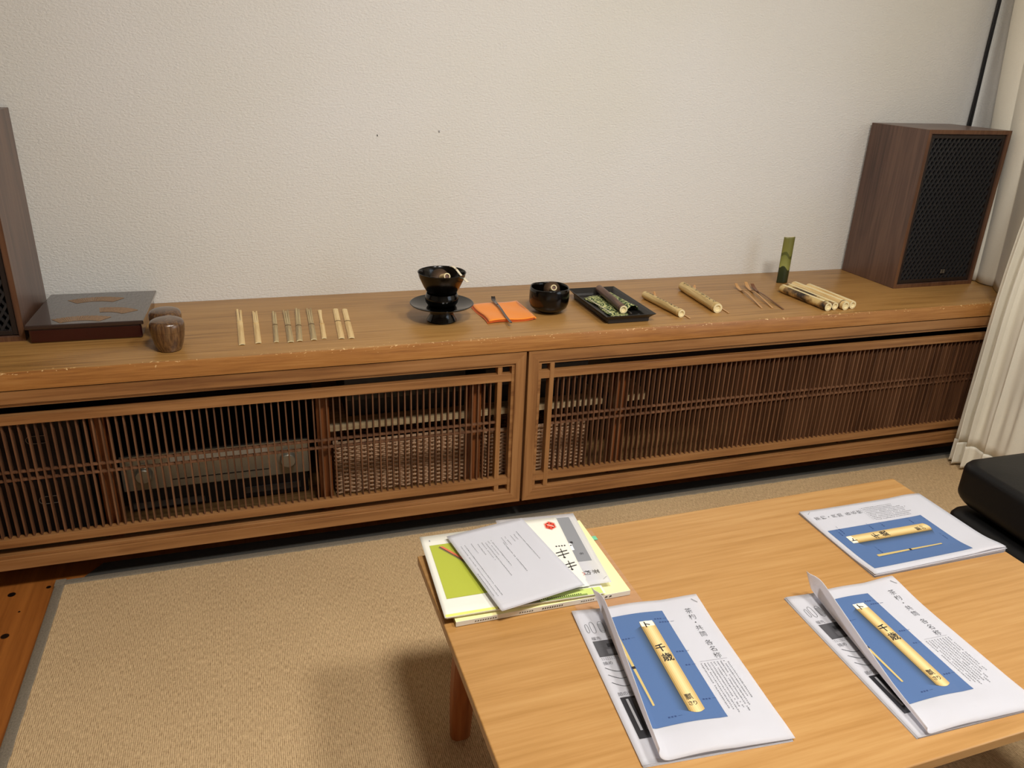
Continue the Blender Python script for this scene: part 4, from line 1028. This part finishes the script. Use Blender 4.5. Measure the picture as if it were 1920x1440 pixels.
BLK = [((-.0547, -.1118), (-.0482, -.3806), .0120, .385, 2, M_BAM, 'split bamboo blank with two pale prongs, first from the caddies', dict(splay=0.25, nodemat=M_BAM, mark=M_SCORCH)),
       ((-.0150, -.1370), (-.0115, -.3770), .0118, .40, 3, M_BAM, 'split bamboo blank with brown striped prongs, second from the caddies', dict(nodemat=M_BAM, mark=M_BAMG)),
       ((.0334, -.1461), (.0296, -.3777), .0098, .46, 2, M_BAMG, 'narrow olive bamboo blank, third from the caddies', dict()),
       ((.0633, -.1401), (.0622, -.3845), .0124, .51, 3, M_BAMG, 'darkest split bamboo blank, fourth from the caddies', dict(splay=0.2)),
       ((.0940, -.1311), (.0831, -.3809), .0118, .555, 2, M_BAMG, 'grey bamboo blank with long split prongs, fifth from the caddies', dict()),
       ((.1234, -.1367), (.1165, -.3800), .0120, .53, 3, M_BAMG, 'three-pronged grey bamboo blank beside the narrow pale one', dict(splay=0.15)),
       ((.1515, -.1512), (.1410, -.3751), .0098, .52, 1, M_BAM, 'pale bamboo blank carved narrow above its node', dict(waist=True, nodemat=M_BAM)),
       ((.1922, -.1479), (.1814, -.3836), .0125, .45, 1, M_BAM, 'plain pale bamboo blank, left of the last two', dict()),
       ((.2159, -.1544), (.2051, -.3861), .0125, .45, 1, M_BAM, 'plain pale bamboo blank at the right end of the row', dict())]
for A, B, w, nd, tn, mt, lab, kw in BLK:
    o = blank(A, B, w, nd, tn, mt, lab, **kw); o['group'] = 'bamboo blanks laid in a row on the counter'

# ------------------------------------------------------------------ tenmoku bowl on stand, tea bowl
st = thing('bowl_stand', (0.4530, -0.2880, 0), 'black lacquer bowl stand with wide saucer under the tenmoku bowl', 'stand')
m = MB(); m.lathe([(0.030, 0.0), (0.0385, 0.0), (0.0395, 0.003), (0.0360, 0.010), (0.0315, 0.018), (0.0300, 0.028), (0.0330, 0.036)], 64); m.build('foot', M_LACQ, st, smooth=True)
m = MB(); m.lathe([(0.0330, 0.0362), (0.060, 0.0385), (0.0815, 0.0455), (0.0835, 0.0480), (0.0815, 0.0490), (0.058, 0.0425), (0.030, 0.0400)], 72); m.build('saucer', M_LACQ, st, smooth=True)
m = MB(); m.lathe([(0.030, 0.0405), (0.0370, 0.0435), (0.0425, 0.0520), (0.0438, 0.0600), (0.0425, 0.0690), (0.0400, 0.0755), (0.0385, 0.0752), (0.0400, 0.066), (0.0405, 0.058), (0.034, 0.046), (0.01, 0.045)], 64); m.build('cup_holder', M_LACQ, st, smooth=True)
tb = thing('tea_bowl', (0.4530, -0.2880, 0.0), 'black tenmoku tea bowl resting on the lacquer stand', 'bowl')
m = MB(); m.lathe([(0.012, 0.0610), (0.0250, 0.0610), (0.0300, 0.0680), (0.0385, 0.0772), (0.0475, 0.0930), (0.0560, 0.1110), (0.0600, 0.1200), (0.0612, 0.1270), (0.0622, 0.1296), (0.0614, 0.1302), (0.0598, 0.1280), (0.0578, 0.1200), (0.0520, 0.1060), (0.0420, 0.0880), (0.0300, 0.0740), (0.0010, 0.0690)], 72)
m.build('bowl_body', M_GLAZE, tb, smooth=True)
m = MB(); m.lathe([(0.0606, 0.1284), (0.0624, 0.1290), (0.0628, 0.1303), (0.0616, 0.1310), (0.0604, 0.1300), (0.0606, 0.1284)], 72, cap=False); m.build('rim', M_LACQ, tb, smooth=True)
cb = thing('tea_bowl', (0.7600, -0.2700, 0), 'black raku tea bowl standing directly on the counter beside the orange cloth', 'bowl')
m = MB(); prof = [(0.016, 0.0), (0.0235, 0.0), (0.0245, 0.0045), (0.0400, 0.0080), (0.0505, 0.0165), (0.0545, 0.0280), (0.0552, 0.0450), (0.0545, 0.0620), (0.0535, 0.0700), (0.0518, 0.0716), (0.0500, 0.0695), (0.0500, 0.0600), (0.0500, 0.0400), (0.0450, 0.0200), (0.0300, 0.0110), (0.0010, 0.0095)]
m.lathe(prof, 72)
m.v = [(x*(1+0.012*math.sin(3*math.atan2(y, x)+z*40)), y*(1+0.012*math.sin(2*math.atan2(y, x)+1)), z+(0.0012*math.sin(3*math.atan2(y, x)) if z > 0.05 else 0)) for x, y, z in m.v]
m.build('bowl_body', M_GLAZE, cb, smooth='all')
def whisk(loc, tiltdir, label, size=1.0):
    w = thing('tea_whisk', loc, label, 'whisk')
    w.scale = (size,)*3
    w.rotation_mode = 'QUATERNION'; w.rotation_quaternion = Vector(tiltdir).normalized().to_track_quat('Z', 'Y')
    m = MB(); m.lathe([(0.0105, -0.046), (0.0102, -0.030), (0.0102, 0.0), (0.0096, 0.0006), (0.0068, 0.0006), (0.0067, -0.006), (0.0005, -0.008)], 32); m.build('handle', M_BAM, w, smooth=True)
    m = MB(); m.lathe([(0.0071, 0.0007), (0.0099, 0.0008), (0.0101, 0.0002)], 32, cap=False); m.build('handle_end', M_BAMC, w)
    m = MB(); m.lathe([(0.0066, -0.0035), (0.0066, -0.0028), (0.0005, -0.0028)], 24); m.build('hole_shade', M_BAMR, w)  # dark disc put in for the shade inside the hollow handle end
    m = MB()
    for i in range(48):
        a = 2*PI*i/48; c, s = math.cos(a), math.sin(a)
        m.tube([(0.0100*c, 0.0100*s, -0.045), (0.0180*c, 0.0180*s, -0.052), (0.0260*c, 0.0260*s, -0.060), (0.0290*c, 0.0290*s, -0.069), (0.0285*c, 0.0285*s, -0.074)], [0.0007, 0.0006, 0.0006, 0.0005, 0.0004], 4)
    m.build('tines', M_TINE, w, smooth='all')
    m = MB(); m.tube([(0.0108*math.cos(2*PI*i/24), 0.0108*math.sin(2*PI*i/24), -0.046) for i in range(25)], 0.0010, 5, caps=False); m.build('binding_thread', M_INK, w)
    return w
cpos = Vector((0, -CD, CH))
# whisk lying against the bowl wall with its handle end pointing out over the rim
whisk((0.4580, -0.3250, 0.1280), (0.10, -0.90, 0.32), 'bamboo whisk resting inside the bowl on the stand', 0.86)
whisk((0.7600, -0.3020, 0.0770), (-0.25, -0.90, 0.36), 'bamboo whisk resting inside the bowl beside the orange cloth', 0.80)

def scoop(pts, widths, mat, label, loc, name='tea_scoop', th=0.0014, group=None):
    """flat tapered strip following pts (local), curved tip first"""
    o = thing(name, loc, label, 'tea scoop', group=group); P = [Vector(p) for p in pts]; k = len(P); m = MB(); vs = []; fs = []
    # smooth the path
    Q = []; Wd = []
    n = 30
    for i in range(n+1):
        t = i/n*(k-1); j = min(int(t), k-2); f = t-j
        p0, p1, p2, p3 = P[max(j-1, 0)], P[j], P[j+1], P[min(j+2, k-1)]
        Q.append(0.5*((2*p1)+(p2-p0)*f+(2*p0-5*p1+4*p2-p3)*f*f+(3*p1-p0-3*p2+p3)*f**3)); Wd.append(lerp(widths[j], widths[j+1], f))
    for i, p in enumerate(Q):
        t = (Q[min(i+1, n)]-Q[max(i-1, 0)]).normalized(); s_ = t.cross(Vector((0, 0, 1))); s_ = s_.normalized() if s_.length > 1e-4 else Vector((1, 0, 0)); nn = s_.cross(t).normalized()
        for a, b in ((-1, 0), (1, 0), (1, 1), (0, 0.75), (-1, 1)): vs.append(p+s_*(a*Wd[i]/2)+nn*(b*th))
    for i in range(n):
        for q in range(5): fs.append((i*5+q, i*5+(q+1) % 5, (i+1)*5+(q+1) % 5, (i+1)*5+q))
    fs.append((4, 3, 2, 1, 0)); fs.append(tuple(n*5+q for q in range(5)))
    m.add(vs, fs); m.build('handle', mat, o, smooth=True)
    mid = Q[n//2]; t = (Q[n//2+1]-Q[n//2-1]).normalized(); m = MB(); m.tube([mid-t*0.001+Vector((0, 0, th/2)), mid+t*0.001+Vector((0, 0, th/2))], widths[k//2]*0.62, 8, sy=0.5); m.build('node', M_BAMR if mat is not M_SCOOPD else M_SCOOPD, o)
    return o
scoop([(0, 0, 0.0), (0.004, -0.012, 0.002), (0.008, -0.03, 0.0), (0.014, -0.055, -0.009), (0.024, -0.085, -0.020)], [0.006, 0.0075, 0.0058, 0.0058, 0.0075], M_IVORY, 'ivory tea scoop laid across the rim of the tenmoku bowl', (0.4850, -0.2500, 0.1330))

# orange cloth with dark scoop
cl = thing('folded_cloth', (0.5650, -0.3440, 0), 'folded bright orange silk cloth on the counter', 'cloth')
def clf(u_, v_, z, k=0.0):
    c0, c1, c2, c3 = (0.0, 0.0), (0.1320, 0.0080), (0.1300, 0.1640), (0.0000, 0.1520)
    x = lerp(lerp(c0[0], c1[0], u_), lerp(c3[0], c2[0], u_), v_)+k; y = lerp(lerp(c0[1], c1[1], u_), lerp(c3[1], c2[1], u_), v_)
    x += 0.004*math.sin(v_*5+0.6)*(1-u_)*0.8+0.003*math.sin(v_*7)*u_; y += 0.003*math.sin(u_*6)
    return (x, y, z+0.0016*math.sin(u_*7+v_*3)*math.sin(v_*5+1))
for k, (z, off) in enumerate(((0.0022, -0.004), (0.0050, -0.001), (0.0078, 0.0))):
    m = MB(); m.grid(18, 18, lambda u_, v_: clf(u_, v_, z+0.0014*(1-abs(2*u_-1)**4)*(1-abs(2*v_-1)**4), off)); m.build('fold', M_ORANGED if k < 2 else M_ORANGE, cl, smooth='all', solid=0.0012)
m = MB(); m.tube([(0.1300, 0.155, 0.0065), (0.1330, 0.09, 0.0055), (0.1345, 0.01, 0.0045)], 0.0032, 8, sy=0.9); m.build('rolled_edge', M_ORANGE, cl, smooth='all')
scoop([(0, 0, 0.010), (-0.002, -0.012, 0.004), (-0.004, -0.035, 0.0035), (-0.006, -0.085, 0.0045), (-0.010, -0.150, 0.001), (-0.0125, -0.205, 0.0)], [0.011, 0.0125, 0.009, 0.0055, 0.0058, 0.007], M_SCOOPD, 'dark lacquered tea scoop lying across the orange cloth', (0.6280, -0.1740, 0.0112), th=0.0018)

# ------------------------------------------------------------------ tray and contents
TR = thing('tray', (0.9400, -0.2850, 0), 'black rectangular tray with flared rim holding wrapped bamboo', 'tray')
hw, hd = 0.0600, 0.1220; rw, rd = 0.0720, 0.1345
m = MB()
def rect(a, b, z): return [(-a, -b, z), (a, -b, z), (a, b, z), (-a, b, z)]
rings = [rect(hw-.004, hd-.004, 0.0005), rect(hw, hd, 0.001), rect(hw+.001, hd+.001, 0.012), rect(rw-.003, rd-.003, 0.0205), rect(rw+.002, rd+.002, 0.0245), rect(rw+.001, rd+.001, 0.0262), rect(rw-.005, rd-.005, 0.0220), rect(hw-.001, hd-.001, 0.0135), rect(hw-.005, hd-.005, 0.0075)]
vs = [p for r_ in rings for p in r_]; fs = [(3, 2, 1, 0)]
for j in range(len(rings)-1):
    for i in range(4): fs.append((j*4+i, j*4+(i+1) % 4, (j+1)*4+(i+1) % 4, (j+1)*4+i))
fs.append(tuple((len(rings)-1)*4+i for i in range(4))); m.add(vs, fs); m.build('tray_body', M_TRAY, TR, bevel=0.0008)
ZT = 0.0077
pw = thing('brocade_pouch', (0.9280, -0.2950, ZT), 'flat green brocade pouch under the smoked bamboo tube on the tray', 'pouch', rz=0.03)
m = MB()
m.grid(10, 24, lambda u_, v_: ((u_-.5)*(0.052+0.006*math.sin(v_*8)), (v_-.5)*0.195, 0.003+0.0042*math.sin(PI*u_)+0.0012*math.sin(v_*11+u_*4))); m.build('pouch_cloth', M_BROC, pw, smooth='all', solid=0.0028)
m = MB(); m.tube([(-.022, .09, .0045), (-.024, .03, .006), (-.020, -.02, .0055), (-.018, -.08, .0045)], 0.0012, 6); m.build('cord', M_IVORY, pw, smooth='all')
def bamboo_tube(loc, rz, L_, r, mat, label, node_at=None, letters=0, recess=True, name='bamboo_tube', group=None, flatcut=False, nodecol=None):
    """tube lying along -y from its far end; local y runs from the near end (0) to the far end (L)"""
    o = thing(name, loc, label, 'bamboo tube', rz=rz, group=group)
    m = MB(); n = 32; prof = []
    for i in range(21):
        y = L_*i/20; rr = r*(1+0.02*math.sin(i*0.9))
        prof.append((y, rr))
    if node_at is not None:
        prof += [(node_at-.003, r*1.0), (node_at-.001, r*1.06), (node_at+.001, r*1.06), (node_at+.003, r*0.98)]; prof.sort()
    vs = []; fs = []
    for y, rr in prof:
        for k in range(n):
            a = 2*PI*k/n; zc = r+rr*math.sin(a)
            if flatcut: zc = min(zc, r*1.93)
            vs.append((rr*math.cos(a), y, max(zc, 0.0002)))
    for i in range(len(prof)-1):
        for k in range(n): fs.append((i*n+k, i*n+(k+1) % n, (i+1)*n+(k+1) % n, (i+1)*n+k))
    fs.append(tuple((len(prof)-1)*n+k for k in range(n)))
    m.add(vs, fs); m.build('tube_body', mat, o, smooth=True)
    m = MB(); vs = []; fs = []
    rr_ = [(1.0, -0.0003), (0.62, -0.0006), (0.58, 0.001), (0.50, 0.003 if recess else 0.0002), (0.001, 0.003 if recess else 0.0)]
    for q, y in rr_:
        for k in range(n):
            a = 2*PI*k/n; zc = r+r*q*math.sin(a)
            if flatcut: zc = min(zc, r*1.93)
            vs.append((r*q*math.cos(a), y, max(zc, 0.0002)))
    for i in range(len(rr_)-1):
        for k in range(n): fs.append((i*n+k, i*n+(k+1) % n, (i+1)*n+(k+1) % n, (i+1)*n+k))
    m.add(vs, fs); m.build('cut_end', M_BAMC, o, smooth=True)
    if node_at is not None:
        m = MB(); m.tube([(0, node_at-.0012, r), (0, node_at+.0012, r)], r*1.075, n); ob = m.build('node', nodecol or M_BAMD, o, smooth=True)
        for v in ob.data.vertices:
            if v.co.z < 0.0003: v.co.z = 0.0003
    if flatcut:
        m = MB(); m.box((-r*0.36, 0.001, r*1.93), (r*0.36, L_-.001, r*1.93+.0004)); m.build('top_highlight', M_BAMC, o)  # pale strip standing in for the highlight along the tube's top
    if letters:
        m = MB(); rnd = random.Random(int(loc[0]*1000))
        y = L_*0.93; sp_ = L_*0.86/letters
        for q in range(letters):
            if q == letters//3: y -= sp_*0.6
            for s_ in range(4):
                cx, cy = rnd.uniform(-.28, .28)*r, y+rnd.uniform(-.3, .3)*sp_*0.7; an = rnd.choice([0, 0.3, 1.57, 1.2, -0.5]); ln = rnd.uniform(.25, .5)*min(r, sp_)
                pts = [(cx-ln*math.cos(an), cy-ln*math.sin(an)), (cx+ln*math.cos(an), cy+ln*math.sin(an))]
                wv = 0.00055; dx, dy = -math.sin(an)*wv, math.cos(an)*wv; q4 = []
                for (px, py), sg in ((pts[0], 1), (pts[0], -1), (pts[1], -1), (pts[1], 1)):
                    x_, y_ = px+dx*sg, py+dy*sg; x_ = max(-r*.8, min(r*.8, x_)); q4.append((x_, y_, r+math.sqrt(max(0, r*r*1.06**2-x_*x_))+.0002))
                m.add(q4, [(0, 1, 2, 3)])
            y -= sp_
        m.build('brush_writing', M_INK, o)
    return o
def tube_between(A, B, r, mat, label, **k):
    ax, ay = A; bx_, by_ = B; d = Vector((ax-bx_, ay-by_)); z = k.pop('z', 0.0)
    return bamboo_tube((bx_, by_, z), math.atan2(d.y, d.x)-PI/2, d.length, r, mat, label, **k)
tube_between((0.9560, -0.1700), (0.9385, -0.3740), 0.0112, M_BAMR, 'dark smoked bamboo tube with wood end lying on the tray', z=ZT+0.0080, node_at=0.012, nodecol=M_BAMR)
bc = thing('brocade_case', (1.0050, -0.3480, 0), 'curved green brocade wrapped strip on the right side of the tray', 'brocade', rz=0.06)
m = MB(); m.grid(14, 20, lambda u_, v_: (0.0180*math.cos(PI*(1-u_))*1.0, v_*0.145-0.012, ZT+0.001+0.0165*math.sin(PI*u_)+0.012*(1-v_)**3*0.3)); m.build('brocade_cloth', M_BROC, bc, smooth='all', solid=0.0015)
bc.location = (0.9800, -0.3350, 0)
scoop([(0, 0, 0.014), (0.001, -0.010, 0.006), (0.001, -0.03, 0.004), (-0.001, -0.10, 0.004), (-0.005, -0.205, 0.001)], [0.012, 0.013, 0.008, 0.0052, 0.0062], M_SCOOPD, 'dark tea scoop lying on the tray beside the smoked tube', (0.9660, -0.1720, ZT+0.0045), th=0.0022)

# ------------------------------------------------------------------ inscribed tubes with scoops
tube_between((1.0900, -0.2050), (1.1080, -0.3930), 0.0112, M_BAMO, 'slimmer inscribed bamboo tube nearest the tray', letters=11, node_at=0.009, nodecol=M_BAM)
tube_between((1.2480, -0.1480), (1.2330, -0.3760), 0.0138, M_BAMO, 'thicker inscribed bamboo tube nearest the fork-shaped scoops', letters=9, node_at=0.010, nodecol=M_BAM)
scoop([(0, 0, 0.020), (0.001, -0.006, 0.007), (0.002, -0.03, 0.001), (0.004, -0.10, 0.001), (0.007, -0.205, 0.0004)], [0.006, 0.008, 0.0055, 0.004, 0.005], M_SCOOPL, 'bamboo tea scoop tucked behind the slimmer inscribed tube', (1.1190, -0.2060, 0.0006))
scoop([(0, 0, 0.020), (-0.001, -0.006, 0.007), (-0.003, -0.03, 0.001), (-0.009, -0.10, 0.001), (-0.017, -0.225, 0.0004)], [0.006, 0.008, 0.0055, 0.004, 0.005], M_SCOOPL, 'bamboo tea scoop tucked behind the thicker inscribed tube', (1.2810, -0.1620, 0.0006))
# three loose scoops
for pts, mt, lab in (([(1.4320, -.1560, .016), (1.4340, -.1690, .006), (1.4310, -.1950, .002), (1.4220, -.2350, .008), (1.3905, -.3620, .0006)], M_SCOOPL, 'light bamboo tea scoop, first from the inscribed tubes'),
                     ([(1.4720, -.1510, .017), (1.4700, -.1680, .006), (1.4630, -.2000, .002), (1.4480, -.2500, .009), (1.4225, -.3690, .0006)], M_SCOOPL, 'reddish bamboo tea scoop in the middle of three'),
                     ([(1.4900, -.1600, .013), (1.4870, -.1780, .005), (1.4790, -.2100, .002), (1.4660, -.2600, .007), (1.4480, -.3850, .0006)], M_SCOOPR if False else flat('brown bamboo scoop', srgb(116, 74, 48), 0.35), 'darkest brown bamboo tea scoop, nearest the bundle of tubes')):
    b = pts[0]; scoop([(x-b[0], y-b[1], z) for x, y, z in pts], [0.0095, 0.0120, 0.0070, 0.0042, 0.0052], mt, lab, (b[0], b[1], 0.0), group='three loose tea scoops')
# bundle of four tubes
GR = 'four bamboo tubes lying side by side'
tube_between((1.5580, -.2230), (1.5730, -.4230), .0128, M_MOTT, 'mottled dark bamboo tube at the left of the four', node_at=0.014, group=GR, flatcut=True)
tube_between((1.5900, -.2080), (1.6010, -.4180), .0112, M_MOTT, 'slim mottled bamboo tube second of the four', group=GR, flatcut=True, z=0.0005)
tube_between((1.6180, -.2000), (1.6330, -.4250), .0132, M_BAM, 'pale bamboo tube with a dark ring near its cut end', node_at=0.012, group=GR, flatcut=True)
tube_between((1.6540, -.2240), (1.6640, -.4180), .0120, M_BAM, 'plain pale bamboo tube nearest the right speaker', group=GR, flatcut=True)
# green painted bamboo slab
gb = thing('green_bamboo', (1.6320, -0.1180, 0), 'upright half bamboo piece painted with dark green hills', 'bamboo ornament', rz=-0.05)
m = MB(); n = 14
def gbf(u_, v_):
    a = PI*(0.22+0.56*u_); return (-0.0235*math.cos(a), -0.0235*math.sin(a)+0.014, v_*0.150)
m.grid(n, 40, gbf); m.build('painted_face', M_GREENB, gb, smooth='all', solid=-0.0035)
m = MB(); m.grid(n, 1, lambda u_, v_: (gbf(u_, 1)[0], gbf(u_, 1)[1]+0.0036*v_, 0.1503)); m.build('cut_end', M_BAMC, gb)

# small nail marks left in the wall
for i, (x, z, r) in enumerate([(0.5106, 0.452, 0.0028), (0.34, 0.44, 0.0018)]):
    m = MB(); m.tube([(x, -0.0002, z), (x+.001, -0.0022, z-.004)], r*0.6, 6); o = m.build('wall_nail', M_CHROME if i == 0 else M_EQUIP, smooth=True)
    tag(o, ('small bent nail in the wall above the tenmoku bowl', 'tiny nail in the wall left of the bent one')[i], 'nail')
